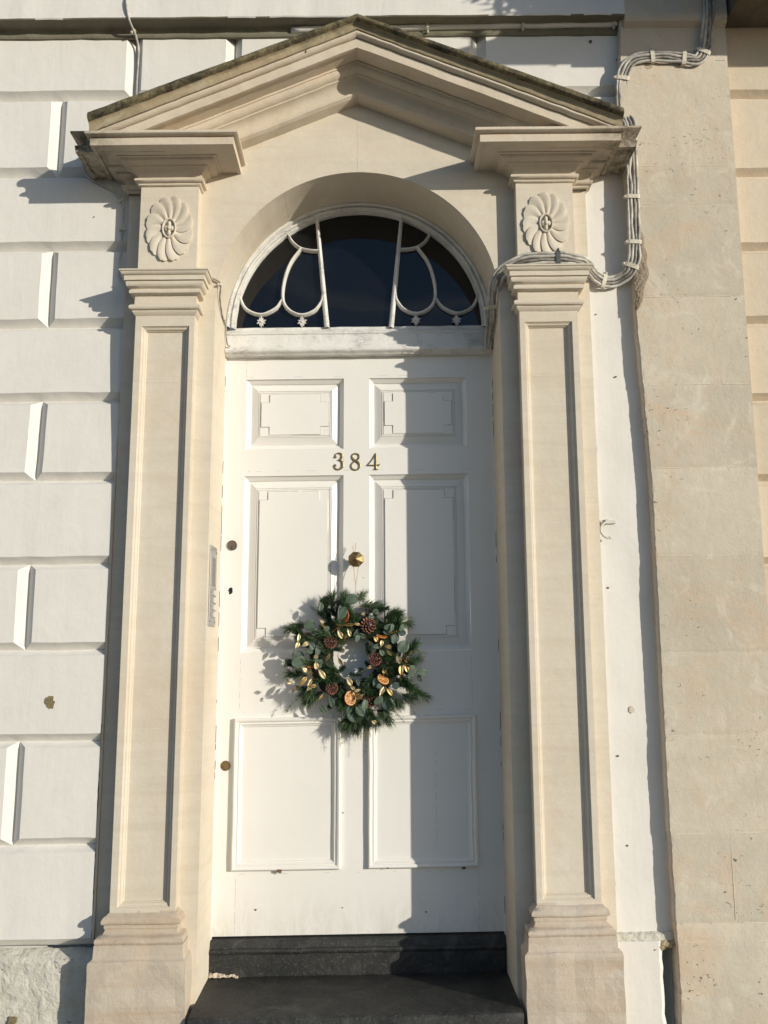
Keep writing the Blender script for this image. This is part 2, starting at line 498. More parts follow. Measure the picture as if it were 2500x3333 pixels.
mb.box(-3.6, -.80, -.180, .3, -.64, 3.3); mb.box(-3.6, 1.05, -.180, .3, 3.0, 3.3)
mb.box(-3.6, 1.05, -.180, .3, 2.7, 3.0)
mb.box(-3.6, 1.3, -.20, .3, 3.31, 6.5)
mb.build('wall_core', WHITE, house)
mb = MB()   # flat strip right of doorcase
xs = [.80 + .0125 * i for i in range(21)]; zs = [.052 + .04 * j for j in range(67)]
mb.grid([[wob((x, W + .003 * noise.noise(Vector((x * 9, 0, z * 6))), z), .003, 6) for x in xs] for z in zs])
mb.box(.80, 1.05, -.195, .3, .03, 2.75)
mb.build('flat_wall_strip', WHITE, house, smooth=True)
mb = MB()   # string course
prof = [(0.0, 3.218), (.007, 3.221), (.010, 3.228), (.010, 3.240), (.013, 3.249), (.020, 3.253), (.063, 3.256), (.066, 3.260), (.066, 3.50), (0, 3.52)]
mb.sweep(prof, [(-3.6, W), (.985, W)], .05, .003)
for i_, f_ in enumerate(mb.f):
    if max(mb.v[k][2] for k in f_) < 3.2605: mb.m[i_] = 1  # faces of the underside take the darker colour
mb.build('string_course', [WHITE, PAINT_DARK], house)
mb = MB(); rows = []
for k in range(90):
    z = .08 + 1.75 * k / 89; wd = max(.0008, .0055 * min(1, (1.9 - z) / .5) + .0030 * noise.noise(Vector((1, k * .45, 0))))
    rows.append([(-.8206 - wd, W + wall_y(z, .034) + .002, z), (-.8206 - wd, W + wall_y(z, .034) - .0022, z), (-.8203, W + wall_y(z, .034) - .0022, z), (-.8200, -.2, z)])
mb.grid(rows)
mb.build('bare_plaster_edge', ASHLAR, house)
mb = MB()
rows = []
for j in range(40):
    z = -.64 + (.045 + .64) * j / 39
    rows.append([wob((-3.0 + 2.2 * i / 60, -.262 + .010 * noise.noise(Vector((i * .35, j * .4, 2))) - (.0 if j < 39 else -.05), z), .006, 20) for i in range(61)])
mb.grid(rows); mb.box(-3.6, -.8, -.235, -.19, -.64, .035)
mb.build('rough_plinth', WHITE_R, house, smooth=True)
mb = MB()
rows = []
for j in range(26):
    z = -.64 + .675 * j / 25
    jag = .013 * noise.noise(Vector((3, z * 32, 1))) + .006 * noise.noise(Vector((3, z * 110, 1)))
    rows.append([(.80, -.20, z), (.80, -.228, z), (.95 + jag, -.232, z), (.962 + jag, -.222, z), (.965 + jag, -.19, z)])
mb.grid(rows); mb.face(*[len(mb.v) - 5 + k for k in range(5)])
mb.build('plinth_render', WHITE, house)
mb = MB()   # ragged ledge
pts = [(.80 + .2 * i / 14, .041 + .006 * noise.noise(Vector((i * .9, 2, 2)))) for i in range(15)]
mb.grid([[(x, -.20, z + .022) for x, z in pts], [(x, -.222 - .006 * noise.noise(Vector((x * 60, 1, 1))), z + .012) for x, z in pts], [(x, -.226, z - .006) for x, z in pts], [(x, -.19, z - .010) for x, z in pts]])
mb.build('ragged_ledge', WHITE_R, house)
mb = MB()
for k in range(10):
    x = .938 + .0075 * k; q = .010 + .007 * noise.noise(Vector((k, 3, 1)))
    mb.lathe([(.0005, -q), (q, -q * .4), (q * .9, q * .4), (.0005, q * .8)], (x, -.222, .030 - .004 * (k % 4) - .03 * max(0, .5 - k / 9)), 'z', 8, phase=k)
mb.v = [wob(p, .008, 70) for p in mb.v]
mb.build('broken_render', OLIVE, house)
def blob(name, cx, cz, Y, r, mat, par, sx=1, n=26, f=2.4, seed=0, dep=.0012):
    mb = MB(); pts = []
    for k in range(n):
        a = 2 * math.pi * k / n
        rr = r * (1 + .55 * noise.noise(Vector((math.cos(a) * f, math.sin(a) * f, seed))))
        pts.append((cx + rr * sx * math.cos(a), cz + rr * math.sin(a)))
    mb.grid([[(x, Y + .002, z) for x, z in pts], [(x, Y - dep, z) for x, z in pts]], closed=True)
    mb.face(*[n + k for k in range(n)])
    return mb.build(name, mat, par, slope=False)
blob('paint_chip', -.999, .790, W - .0345, .020, CHIP, house, .85, seed=4.3, f=1.9)
blob('rust_spot', .870, 3.205, W - .0015, .006, RUST, house, .9, seed=1)
blob('rust_spot', .905, .758, W - .002, .011, STONE_OLD, house, .8, seed=2, f=3)
for x, z, r in ((.845, 1.16, .003), (.853, .61, .003), (-.95, 2.50, .002), (.905, 1.90, .003), (.965, 3.13, .003), (.845, 2.13, .002), (.87, .33, .003)):
    blob('nail_hole', x, z, W - .0025, r, RUST, house, seed=x * 9)
for x, z, r in ((-1.11, -.09, .018), (-1.05, -.16, .014), (-1.2, -.12, .012), (-1.18, .0, .010), (-1.15, -.28, .014)):
    blob('bare_patch', x, z, -.268, r, CHIP, house, .8, seed=x * 7, f=3.2, dep=.004)

# ------------------------------------------------------------------ neighbouring house in bare stone
nb_ = thing('neighbouring_stone_house', 'bare honey stone house front adjoining on the right', 'house', (2, A, -.64))
edge = [(-.7, 1.0), (.02, 1.002), (.06, 1.0), (.5, .995), (1.5, .998), (2.1, .974), (2.45, .978), (2.78, .952), (2.95, .955), (3.05, .962), (3.3, .975), (3.6, .975)]
def edge_x(z):
    for (a, xa), (b, xb) in zip(edge, edge[1:]):
        if a <= z <= b: x = xa + (xb - xa) * (z - a) / (b - a); break
    else: x = .98
    return x + .0025 * noise.noise(Vector((1, z * 14, 3))) + .003 * noise.noise(Vector((5, z * 60, 3)))
joints = [-.64, -.28, .036, .090, .36, .665, .93, 1.250, 1.552, 1.846, 2.167, 2.518, 2.665, 3.086, 3.25, 3.6]
mb = MB()
for z0, z1 in zip(joints, joints[1:]):
    mb.tone = random.uniform(-1, 1)
    n = max(2, int((z1 - z0) / .012)); rows = []
    for j in range(n + 1):
        z = z0 + (z1 - z0) * j / n; xe = edge_x(z)
        yo = .0010 * (1 if j in (0, n) else 0)
        xs = [xe + (1.363 - xe) * t for t in (0, .012, .03, .1, .2, .3, .4, .5, .6, .7, .8, .9, .985, 1)]
        chip = .006 * max(0, noise.noise(Vector((8, z * 22, 3))))
        rows.append([(xe, -.19, z), (xe + .001, A + .012, z)] + [(x, A + yo + (chip + .004 if k == 0 else chip * .5 if k == 1 else 0) + .0012 * noise.noise(Vector((x * 7, 2, z * 7))), z) for k, x in enumerate(xs)] + [(1.364, A + .05, z)])
    mb.grid(rows)
mb.tone = 0
mb.box(1.02, 1.36, -.19, .3, -.64, 3.6); mb.box(1.0, 3.9, -.18, .3, -.64, 6.5)
STRIP = mb
mb = STRIP; mb.cur = 1
for z in joints[1:-2]:
    x = edge_x(z) + .02
    while x < 1.34:
        L = random.uniform(.03, .14)
        mb.box(x, min(x + L, 1.355), A - .0004, A + .004, z - .0009, z + .0009); x += L + random.uniform(.01, .16)
mb.box(1.19, 1.1912, A - .001, A + .004, .10, .352); 
mb.build('flat_pilaster_strip', [STONE_OLD, MORTAR], nb_, smooth=False)
mb = MB()
ZR = [.02, .322, .645, .938, 1.222, 1.510, 1.800, 2.085, 2.365, 2.655, 2.97, 3.30]
for z0, z1 in zip(ZR, ZR[1:]):
    for a, b in ((1.35, 2.62), (2.62, 3.9)):
        mb.tone = random.uniform(-.6, .8)
        block(mb, a, b, z0, z1, W + .004, left=(a > 1.4), amp=.0015)
mb.tone = 0
mb.box(1.36, 3.9, -.23, -.18, -.64, .02)
mb.build('rusticated_ashlar', ASHLAR, nb_)
mb = MB()
mb.sweep([(0, 3.218), (.006, 3.222), (.020, 3.232), (.024, 3.245), (.024, 3.5), (0, 3.5)], [(.985, A), (1.363, A)], .05, .002)
mb.build('string_course', STONE_OLD, nb_)
mb = MB()   # neighbour's hood soffit, extended out of view and shaped to shade the wall
mb.sweep([(-.04, 3.250), (.03, 3.254), (.30, 3.257), (.42, 3.257), (.42, 3.27), (.55, 3.32), (.72, 3.385), (.78, 3.40), (.78, 3.46), (-.04, 3.46)], [(1.373, A), (3.6, A)], .1, .002)
mb.build('soffit_shade_slab', SOOT, nb_)
mb = MB()
mb.box(1.44, 1.56, -.55, -.2, 3.12, 3.255)
mb = MB()
for i in range(22): mb.box(1.40 + i * .1, 1.415 + i * .1, -.99, -.975, 3.459, 4.2)
mb.box(1.38, 3.6, -1.0, -.965, 4.2, 4.24)
mb.build('unseen_railing', IRON, nb_)  # unseen railing added along the shading slab
mb = MB(); rows = []
for j in range(34):
    z = 2.12 + .36 * j / 33; t = j / 33; wdt = .010 + .040 * (math.sin(math.pi * t) ** .7) * (1 + .5 * noise.noise(Vector((2, z * 18, 1))))
    x0 = edge_x(z) - .001
    rows.append([(x0 + wdt * u, A - .0015 - .004 * max(0, math.sin(math.pi * u)) * (1 + noise.noise(Vector((u * 9, z * 80, 3)))), z) for u in (0, .15, .3, .45, .6, .75, .9, 1)] + [(x0 + wdt, A + .003, z)])
mb.grid(rows); mb.build('broken_mortar', RUBBLE, nb_)

# unseen potted shrubs added on the slab, out of frame, to shade the wall
def shrub(cx, cy, cz, rx, ry, rz, n, label):
    t = thing('shade_shrub', label, 'added shade plant', (cx, cy, 3.46), 'unseen shrubs added to shade the wall')
    mb = MB(); mb.lathe([(.0, 0), (.09, 0), (.12, .2), (.13, .2), (.13, .24), (.11, .24), (.0, .22)], (cx, cy, 3.461), 'z', 18)
    mb.build('pot', TERRA, t, slope=False)
    mb = MB(); mb.tube([(cx, cy, 3.6), (cx + .02, cy, cz)], .012, 6); 
    for _ in range(8):
        a = random.uniform(0, 6.28); mb.tube([(cx, cy, cz - rz * .6), (cx + rx * .7 * math.cos(a), cy + ry * .7 * math.sin(a), cz + random.uniform(-.3, .6) * rz)], .005, 5)
    mb.build('stem', TWIG, t, slope=False)
    mb = MB()
    for _ in range(n):
        while True:
            u = Vector([random.uniform(-1, 1) for _ in range(3)])
            if u.length < 1 and noise.noise(u * 2.2 + Vector((cx, 0, 0))) > -.18: break
        p = Vector((cx + u.x * rx, cy + u.y * ry, cz + u.z * rz))
        d = Vector([random.uniform(-1, 1) for _ in range(3)]).normalized(); e = d.cross(Vector((.3, .2, 1))).normalized()
        L = random.uniform(.02, .04)
        mb.poly([tuple(p), tuple(p + d * L + e * L * .4), tuple(p + d * 2 * L), tuple(p + d * L - e * L * .4)])
    mb.build('foliage', LEAFG, t, slope=False)
shrub(1.62, -.92, 3.72, .34, .16, .30, 1700, 'bushy unseen shrub added at the left end to shade the wall')
shrub(2.30, -.88, 3.85, .26, .16, .24, 800, 'smaller unseen shrub added further along the shading slab')

# ------------------------------------------------------------------ stone doorcase
dc = thing('stone_doorcase', 'honey stone doorcase with pilasters and open triangular pediment around the white door', 'doorcase', (0, A, -.64))
KR = .42      # rake slope
def archz(x, r=.497, zc=2.154): return zc + math.sqrt(max(0, r * r - x * x))
def tymp(x): return 2.918 - KR * abs(x)
JX = .4985
mb = MB()
def strip(xa, xb, za0, za1, zb0, zb1, n=1, Y=A):
    mb.grid([[(xa, Y, za0 + (za1 - za0) * k / n), (xb, Y, zb0 + (zb1 - zb0) * k / n)] for k in range(n + 1)])
for s in (-1, 1):
    mb.grid([[(s * JX, A, z), (s * .56, A, z), (s * .75, A, z), (s * .751, A + .014, z), (s * .8195, A + .014, z), (s * .8195, -.15, z)] for z in [-.64 + .04 * k for k in range(69)]] + [[(s * JX, A, 2.154), (s * .56, A, 2.154), (s * .75, A, 2.154), (s * .751, A + .014, 2.154), (s * .8195, A + .014, 2.154), (s * .8195, -.15, 2.154)]])
    mb.grid([[(s * JX, A, 2.154), (s * .56, A, 2.154), (s * .75, A, 2.154), (s * .751, A + .014, 2.154), (s * .8195, A + .014, 2.154), (s * .8195, -.15, 2.154)], [(s * JX, A, 2.6), (s * .56, A, 2.6), (s * .75, A, 2.6), (s * .751, A + .014, 2.6), (s * .8195, A + .014, 2.6), (s * .8195, -.15, 2.6)],
             [(s * JX, A, 2.75), (s * .56, A, 2.72), (s * .75, A, 2.69), (s * .751, A + .014, 2.69), (s * .8195, A + .014, 2.66), (s * .8195, -.15, 2.66)]])
na = 64
prev = None
for k in range(na + 1):
    th = math.pi * k / na; x = -JX * math.cos(th); z = 2.154 + JX * math.sin(th)
    cur = (x, z)
    if prev:
        (xa, za), (xb, zb) = prev, cur
        mb.grid([[(xa, A, za), (xb, A, zb)], [(xa, A, tymp(xa) + .02), (xb, A, tymp(xb) + .02)]])
    prev = cur
mb.build('arch_surround', STONE, dc)
mb = MB()   # reveal and soffit
pts = [(-JX, -.64 + (2.794) * k / 40) for k in range(40)] + [(-JX * math.cos(math.pi * k / na), 2.154 + JX * math.sin(math.pi * k / na)) for k in range(na + 1)] + [(JX, 2.154 - 2.794 * (k + 1) / 40) for k in range(40)]
mb.grid([[(x, y, z) for x, z in pts] for y in (A, A + .003, -.2, -.14, -.08, 0, .06)])
mb.cur = 1
for a in (57, 90, 122):
    th = R(a); x, z = JX * math.cos(th), 2.154 + JX * math.sin(th)
    mb.tube([(x * .99995, -.249, 2.154 + (z - 2.154) * .99995), (x * .99995, -.03, 2.154 + (z - 2.154) * .99995)], .0006, 5)
mb.box(-.0006, .0006, A - .0006, A + .002, 2.655, 2.912)
for x0, z0, x1, z1 in ((.29, 2.56, .345, 2.69),): mb.tube([(x0, A, z0), (x1, A, z1)], .0009, 5)
mb.build('reveal', [STONE, MORTAR], dc, smooth='auto')

CAP = [(0, 2.098), (.002, 2.100), (.005, 2.103), (.008, 2.108), (.010, 2.111), (.010, 2.115), (.012, 2.116), (.017, 2.117), (.0195, 2.120), (.0205, 2.125), (.0185, 2.130), (.014, 2.134), (.005, 2.1345),
       (.004, 2.168), (.006, 2.169), (.015, 2.170), (.020, 2.173), (.0215, 2.178), (.020, 2.184), (.016, 2.188), (.018, 2.190), (.024, 2.192), (.029, 2.197), (.031, 2.204), (.031, 2.210), (.028, 2.213),
       (.036, 2.2135), (.036, 2.2300), (.038, 2.2305), (.042, 2.233), (.0455, 2.238), (.047, 2.2425), (.0505, 2.243), (.051, 2.248), (.049, 2.249), (0, 2.2495)]
BASE = [(0, .172), (0, .166), (.003, .1655), (.008, .160), (.014, .157), (.018, .152), (.0205, .146), (.0205, .140), (.018, .136), (.013, .134), (.012, .1335), (.012, .124), (.010, .1225), (.009, .118), (.011, .112), (.016, .106), (.022, .1045),
        (.029, .102), (.033, .097), (.0345, .091), (.033, .086), (.030, .083), (.034, .0825), (.035, .048), (.039, .043), (.044, .040), (.046, .034), (.047, -.60), (0, -.64)]
ENT = [(0, 2.574), (.006, 2.5755), (.008, 2.578), (.008, 2.584), (.013, 2.585), (.018, 2.587), (.0205, 2.591), (.0205, 2.595), (.017, 2.600), (.010, 2.602), (.0105, 2.608), (.013, 2.617), (.019, 2.625), (.028, 2.6305), (.034, 2.632), (.0345, 2.636),
       (.044, 2.638), (.054, 2.6415), (.060, 2.647), (.061, 2.650), (.071, 2.6505), (.071, 2.653)]
COR = [(.127, 2.653), (.127, 2.649), (.140, 2.649), (.140, 2.6745), (.1345, 2.6755), (.1345, 2.6785), (.149, 2.6795), (.1555, 2.684), (.1565, 2.689), (.1545, 2.694), (.150, 2.697), (0, 2.700)]
def ros(par, cx, cz, rx, rz, rot, seed):
    mb = MB(); npet = 12; nr = 16; na_ = 12
    def ptz(th, t, k):
        tt = th + .30 * t * t
        frac = (th * npet / (2 * math.pi) - k)
        sc_ = (1 - .075 * (2 * frac - 1) ** 4 + .012 * math.cos(frac * 6 * math.pi) - .02 * noise.noise(Vector((th * 3, seed, 1))))
        rr = (.24 + .76 * t) * sc_ if t > 0 else .24
        x = cx + rx * rr * math.cos(tt + rot); z = cz + rz * rr * math.sin(tt + rot)
        bulge = math.sin(math.pi * min(1, max(0, frac))) * .004
        h = .003 + .0062 * (1 - frac) * (.35 + .65 * t) + bulge * (1 - .3 * t) - .003 * (t ** 6) + .002 * t
        return (x, P - h, z)
    for k in range(npet):
        rows = []
        for j in range(nr + 1):
            t = j / nr
            rows.append([ptz(2 * math.pi * (k + i / na_) / npet, t, k) for i in range(na_ + 1)])
        rows.append([(p[0], P + .002, p[2]) for p in rows[-1]])
        mb.grid(rows)
        # step between neighbouring petals
        a = [ptz(2 * math.pi * (k + 1) / npet, j / nr, k) for j in range(nr + 1)]
        mb.grid([a, [(p[0], P + .001, p[2]) for p in a]])
        a = [ptz(2 * math.pi * k / npet, j / nr, k) for j in range(nr + 1)]
        mb.grid([a, [(p[0], P + .001, p[2]) for p in a]])
    rows = []
    for r_, h in ((.30, .002), (.30, .010), (.285, .0135), (.25, .013), (.235, .008), (.23, .002)):
        rows.append([(cx + rx * r_ * math.cos(2 * math.pi * i / 36), P - h, cz + rz * r_ * 1.05 * math.sin(2 * math.pi * i / 36)) for i in range(36)])
    mb.grid(rows, closed=True); 
    for a in (0, 1, 2, 3):
        th = a * math.pi / 2 + math.pi / 2; c0 = Vector((cx + rx * .12 * math.cos(th), P - .006, cz + rz * .13 * math.sin(th)))
        rows = []
        for v in range(5):
            ph = math.pi / 2 * v / 4
            rows.append([(c0.x + rx * (.10 if a % 2 else .085) * math.cos(ph) * math.cos(2 * math.pi * i / 14), c0.y - .007 * math.sin(ph), c0.z + rz * (.085 if a % 2 else .10) * math.cos(ph) * math.sin(2 * math.pi * i / 14)) for i in range(14)])
        mb.grid(rows, closed=True)
    rows = []
    for v in range(7):
        ph = math.pi / 2 * v / 6
        rows.append([(cx + .0088 * math.cos(ph) * math.cos(2 * math.pi * i / 18), P - .006 - .012 * math.sin(ph), cz + .0095 * math.cos(ph) * math.sin(2 * math.pi * i / 18)) for i in range(18)])
    mb.grid(rows, closed=True); mb.face(*range(len(mb.v) - 18, len(mb.v)))
    return mb.build('rosette', STONE, par, smooth='auto', slope=False)

PANEL = [(0, 0), (.0006, .0040), (.0030, .0048), (.0038, .0078), (.0070, .0080), (.0100, .0100), (.0115, .0130), (.0118, .0158), (.0140, .0160), (.0146, .0200), (.0160, .0215)]
for s in (-1, 1):
    x0, x1 = (-.7595, -.558) if s < 0 else (.558, .7585)
    side = 'left' if s < 0 else 'right'
    # shaft
    mb = MB()
    z0, z1, zb, zt = -.02, 2.104, .1815, 2.0605
    px0, px1 = (-.7375, -.5755) if s < 0 else (.5765, .7385)
    zz = [zb + (zt - zb) * k / 40 for k in range(41)]
    ZZ = [z0, .1] + zz + [z1]
    X = [x0, px0, px1, x1]
    wv = lambda x, z: wob((x, P, z), .0012, 11)
    for (a, b) in ((x0, px0), (px1, x1)):
        mb.grid([[(a, P, z), (b, P, z)] for z in ZZ])
    mb.grid([[(px0, P, z), (px1, P, z)] for z in (z0, .1, zb)]); mb.grid([[(px0, P, z), (px1, P, z)] for z in (zt, z1)])
    mb.rings(px0, px1, zb, zt, P, PANEL, step=.047)
    mb.grid([[(x0, -.2, z), (x0, P, z)] for z in ZZ]); mb.grid([[(x1, P, z), (x1, -.2, z)] for z in ZZ])
    SH = mb
    mb = SH; mb.cur = 1
    for z in ((1.868,) if s < 0 else (1.875,)):
        mb.box(x0 + .004, px0 - .001, P - .0008, P + .002, z - .0008, z + .0008); mb.box(px1 + .001, x1 - .001, P - .0008, P + .002, z - .0008, z + .0008)
        mb.box(px0 + .020, px1 - .03, P + .0208, P + .023, z - .001, z + .001)
    for z in ((.715,) if s < 0 else (.85, 1.30)):
        mb.box(px0 + .020, px1 - .05, P + .0208, P + .023, z - .0007, z + .0007)
    sh = mb.build('pilaster', [STONE, MORTAR], dc)
    tag(sh, f'{side} pilaster with sunk panel')
    path = [(x0, A + .06), (x0, P), (x1, P), (x1, A + .06)]
    outer = [(x0, A + .04), (x0, P), (x1, P), (x1, A + .04)]
    mb = MB(); mb.sweep(CAP, path, .03, .0012); mb.build('capital', STONE, sh, smooth='auto')
    mb = MB(); mb.sweep(BASE[:-2], path, .022, .0028); mb.build('base', STONE_BASE, sh, smooth='auto')
    mb = MB()
    PL = [(.045, .040), (.047, .030)] + [(.047, .02 - .03 * k) for k in range(1, 22)] + [(0, -.64)]
    mb.sweep([(0, .040)] + PL, path, .02, .0045); mb.build('plinth', STONE_BASE, sh)
    # frieze block
    mb = MB()
    fz = [2.244 + .33 * k / 8 for k in range(9)] + [2.60]
    mb.grid([[(x0, -.2, z), (x0, P, z), (x1, P, z), (x1, -.2, z)] for z in fz])
    fb = mb.build('frieze_block', STONE, dc)
    tag(fb, f'{side} frieze block with carved rosette')
    if s < 0: ros(fb, -.655, 2.407, .081, .121, .25, 1)
    else: ros(fb, .659, 2.427, .081, .117, .05, 5)
    # entablature breaking forward
    mb = MB(); mb.sweep(ENT + COR, path, .03, .0015)
    co = mb.build('cornice', STONE_C, dc, smooth='auto')
    tag(co, f'{side} moulded cornice block')
    mb = MB()
    BP = [(p, z + .0032) for p, z in ENT] + [(.127, 2.656), (.127, 2.652), (.143, 2.6523), (.147, 2.676), (.118, 2.679), (.120, 2.686), (.128, 2.696), (.142, 2.706), (.156, 2.714), (.160, 2.716), (.160, 2.722), (0, 2.73)]
    if s < 0: pth = [(-.82, -.12), (-.82, A), (-.66, A)]
    else: pth = [(.66, A), (.82, A), (.82, -.12)]
    mb.sweep(BP, pth, .03, .0015); mb.build('return_cornice', STONE_C, co, smooth='auto')

# raking cornices
RAKE = [(-.22, 2.9180), (-.2960, 2.9180), (-.2985, 2.9190), (-.3000, 2.9205), (-.3050, 2.9215), (-.3095, 2.9245), (-.3105, 2.9290), (-.3080, 2.9335), (-.3020, 2.9355), (-.3005, 2.9370),
        (-.3000, 2.945), (-.3020, 2.957), (-.3070, 2.968), (-.3150, 2.976), (-.3250, 2.981), (-.3320, 2.9825), (-.3325, 2.9870), (-.3400, 2.9885), (-.3490, 2.9935), (-.3545, 3.002), (-.3555, 3.010), (-.3600, 3.0105), (-.3600, 3.018),
        (-.4180, 3.0200), (-.4180, 3.0150), (-.4300, 3.0150), (-.4300, 3.0480), (-.4230, 3.0490), (-.4230, 3.0515), (-.4370, 3.0520), (-.4430, 3.0550), (-.4465, 3.0600), (-.4460, 3.0660), (-.4410, 3.0700), (-.4330, 3.0720)]
CYMA = [(-.36, 3.064), (-.4380, 3.0680), (-.4385, 3.0700), (-.4480, 3.0705), (-.4500, 3.0740), (-.4495, 3.0820), (-.4520, 3.0880), (-.4590, 3.0920), (-.4680, 3.0935), (-.4740, 3.0965), (-.4765, 3.1020), (-.4755, 3.1080), (-.4700, 3.1120), (-.44, 3.1160), (-.18, 3.1340), (-.18, 3.09)]
pd = None
for nm, prof, mt, amp, xe in (('pediment', RAKE, STONE_C, .0016, .885), ('weathered_coping', CYMA, [OLIVE, LICHEN], .0022, .902)):
    mb = MB(); n = 46; rows = []
    for k in range(-n, n + 1):
        x = xe * k / n
        row = []
        for y, z in prof:
            zc = z - KR * abs(x) + (max(0, z - 3.073) * .50 * abs(x) if nm != 'pediment' else 0)
            if nm == 'pediment' : zc = max(zc, 2.690)
            q = wob((x, y, zc), amp * (1 if nm == 'pediment' else 1 + .8 * noise.noise(Vector((x * 3, 0, 0)))), 22)
            row.append((x if abs(k) < n or nm == 'pediment' else x, q[1], q[2]))
        rows.append(row)
    idx = mb.grid(rows)
    if nm != 'pediment': mb.m = [1 if (q_ % (len(prof) - 1)) >= 7 else 0 for q_ in range(len(mb.f))]
    mb.face(*idx[0][::-1]); mb.face(*idx[-1])
    pd_ = mb.build(nm, mt, dc if pd is None else pd, smooth='auto')
    if pd is None: pd = pd_
blob('crack', -.175, 2.985, -.4475, .004, DARK, dc, .5, seed=3)

# ------------------------------------------------------------------ front door
door = thing('front_door', 'white six panelled front door with brass number 384 under the fanlight', 'door', (0, 0, 0))
mb = MB()
DX = .4965; Zt = 2.046
xs = [-DX, -.421, -.0565, .0385, .402, DX]; zs = [.006, .30, .60, .952, 1.594, 1.6935, 1.963, Zt]
for i in range(5):
    for j in range(7):
        if i in (1, 3) and j in (3, 5): continue
        mb.grid([[(xs[i] + (xs[i + 1] - xs[i]) * a / 2, 0, zs[j] + (zs[j + 1] - zs[j]) * b / 4) for a in range(3)] for b in range(5)])
mb.grid([[(DX, 0, z), (DX, .045, z)] for z in (0.006, Zt)]); mb.grid([[(-DX, 0, z), (-DX, .045, z)] for z in (0.006, Zt)]); mb.grid([[(-DX, 0, .006), (DX, 0, .006)], [(-DX, .045, .006), (DX, .045, .006)]])
mb.build('door_leaf', DOOR, door)
SUNK = [(0, 0), (.0008, .0055), (.0022, .0060), (.0060, .0095), (.0110, .0135), (.0145, .0165), (.0165, .0215), (.0190, .0220), (.0440, .0095), (.0452, .0130), (.0472, .0130), (.0480, .0090), (.0502, .0088), (.0510, .0120), (.0528, .0120), (.0536, .0085)]
for (a, b, c, d) in ((-.421, -.0565, 1.6935, 1.963), (.0385, .402, 1.6935, 1.963), (-.421, -.0565, .952, 1.594), (.0385, .402, .952, 1.594)):
    mb = MB(); mb.rings(a, b, c, d, 0, SUNK, amp=.0011, step=.03)
    i1, i2 = .057, .088
    A0, B0, C0, D0 = a + i1, b - i1, c + i1, d - i1; e = i2 - i1
    o_ = [(A0 + e, C0), (B0 - e, C0), (B0 - e, C0 + e), (B0, C0 + e), (B0, D0 - e), (B0 - e, D0 - e), (B0 - e, D0), (A0 + e, D0), (A0 + e, D0 - e), (A0, D0 - e), (A0, C0 + e), (A0 + e, C0 + e)]
    k = len(mb.v); cxm, czm = (A0 + B0) / 2, (C0 + D0) / 2
    def shrink(x, z, q): return (x + (q if x < cxm else -q), z + (q if z < czm else -q))
    mb.grid([[(x, .0086, z) for x, z in o_], [(*shrink(x, z, .0006)[:1], 0.0050, shrink(x, z, .0006)[1]) for x, z in o_]], closed=True)
    mb.face(*range(len(mb.v) - 12, len(mb.v)))
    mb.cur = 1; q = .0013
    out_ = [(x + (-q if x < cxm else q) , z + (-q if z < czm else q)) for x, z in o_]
    mb.grid([[(x, .0083, z) for x, z in out_], [(x, .0083, z) for x, z in o_]], closed=True)  # flat dark ring: shade of an incised groove put into the colour
    mb.build('panel', [DOOR, SEAM_AND_SHADE], door, bevel=0.0)
BOL = [(0, .001), (0, -.0120), (.0010, -.0150), (.0040, -.0172), (.0085, -.0170), (.0125, -.0145), (.0140, -.0110), (.0150, -.0095), (.0170, -.0098), (.0185, -.0115), (.0210, -.0112), (.0235, -.0085), (.0250, -.0060), (.0290, -.0050), (.0300, -.0010), (.0305, .0005)]
for (a, b, c, d) in ((-.435, -.062, .218, .727), (.033, .412, .218, .727)):
    mb = MB(); mb.rings(a, b, c, d, 0, BOL, fill=False, amp=.0016, step=.04)
    mb.build('panel_moulding', OLDPAINT if False else DOOR, door, smooth='auto')
# paint seams where stiles meet rails
mb = MB()
for x, z0_, z1_ in ((-.4215, 1.972, 2.04), (.409, 1.972, 2.04), (-.42, .012, .205), (.412, .012, .212), (-.0565, 1.62, 1.665), (-.42, .76, .93), (.402, .76, .93), (-.249, 1.05, 1.52), (.27, .30, .60)):
    z_ = z0_
    while z_ < z1_:
        L_ = min(random.uniform(.01, .04), z1_ - z_); mb.box(x - .00035, x + .00035, (-.0002 if z1_ < 1.05 or z1_ > 1.6 else .0082), .0089, z_, z_ + L_); z_ += L_ + random.uniform(.001, .02)
for z in (1.612, .745, .205, 1.972):
    x_ = -.41
    while x_ < .39:
        L_ = random.uniform(.01, .04); mb.box(x_, x_ + L_, -.0002, .001, z - .0003, z + .0003); x_ += L_ + random.uniform(.02, .16)
mb.build('paint_seam', SEAM_AND_SHADE, door)
# knob
mb = MB()
kx, kz = -.0095, 1.2765
mb.lathe([(.020, .0), (.020, -.004), (.017, -.006), (.011, -.008), (.010, -.030), (.013, -.036), (.015, -.040)], (kx, 0, kz), 'y', 24)
mb.lathe([(.016, -.038), (.0262, -.042), (.0285, -.0455), (.0285, -.0505), (.0265, -.053), (.0012, -.067)], (kx, 0, kz), 'y', 8, phase=R(22.5))
mb.build('door_knob', BRASS, door, slope=False)
mb = MB(); mb.lathe([(.0185, .0), (.0185, -.0030), (.0170, -.0045), (.0150, -.0040), (.0145, -.0025), (.0140, -.0025), (.0135, -.0050), (.002, -.0052)], (-.4595, 0, 1.3335), 'y', 28)
lk = mb.build('lock_cylinder', STEELD, door, slope=False)
mb = MB(); mb.box(-.461, -.4585, -.0058, -.004, 1.322, 1.331); mb.build('keyhole', DARK, lk, slope=False)
o = blob('keyhole', -.4605, 1.1695, -.0002, .0105, DARK, door, .85, seed=6, f=1.5, dep=.0004)
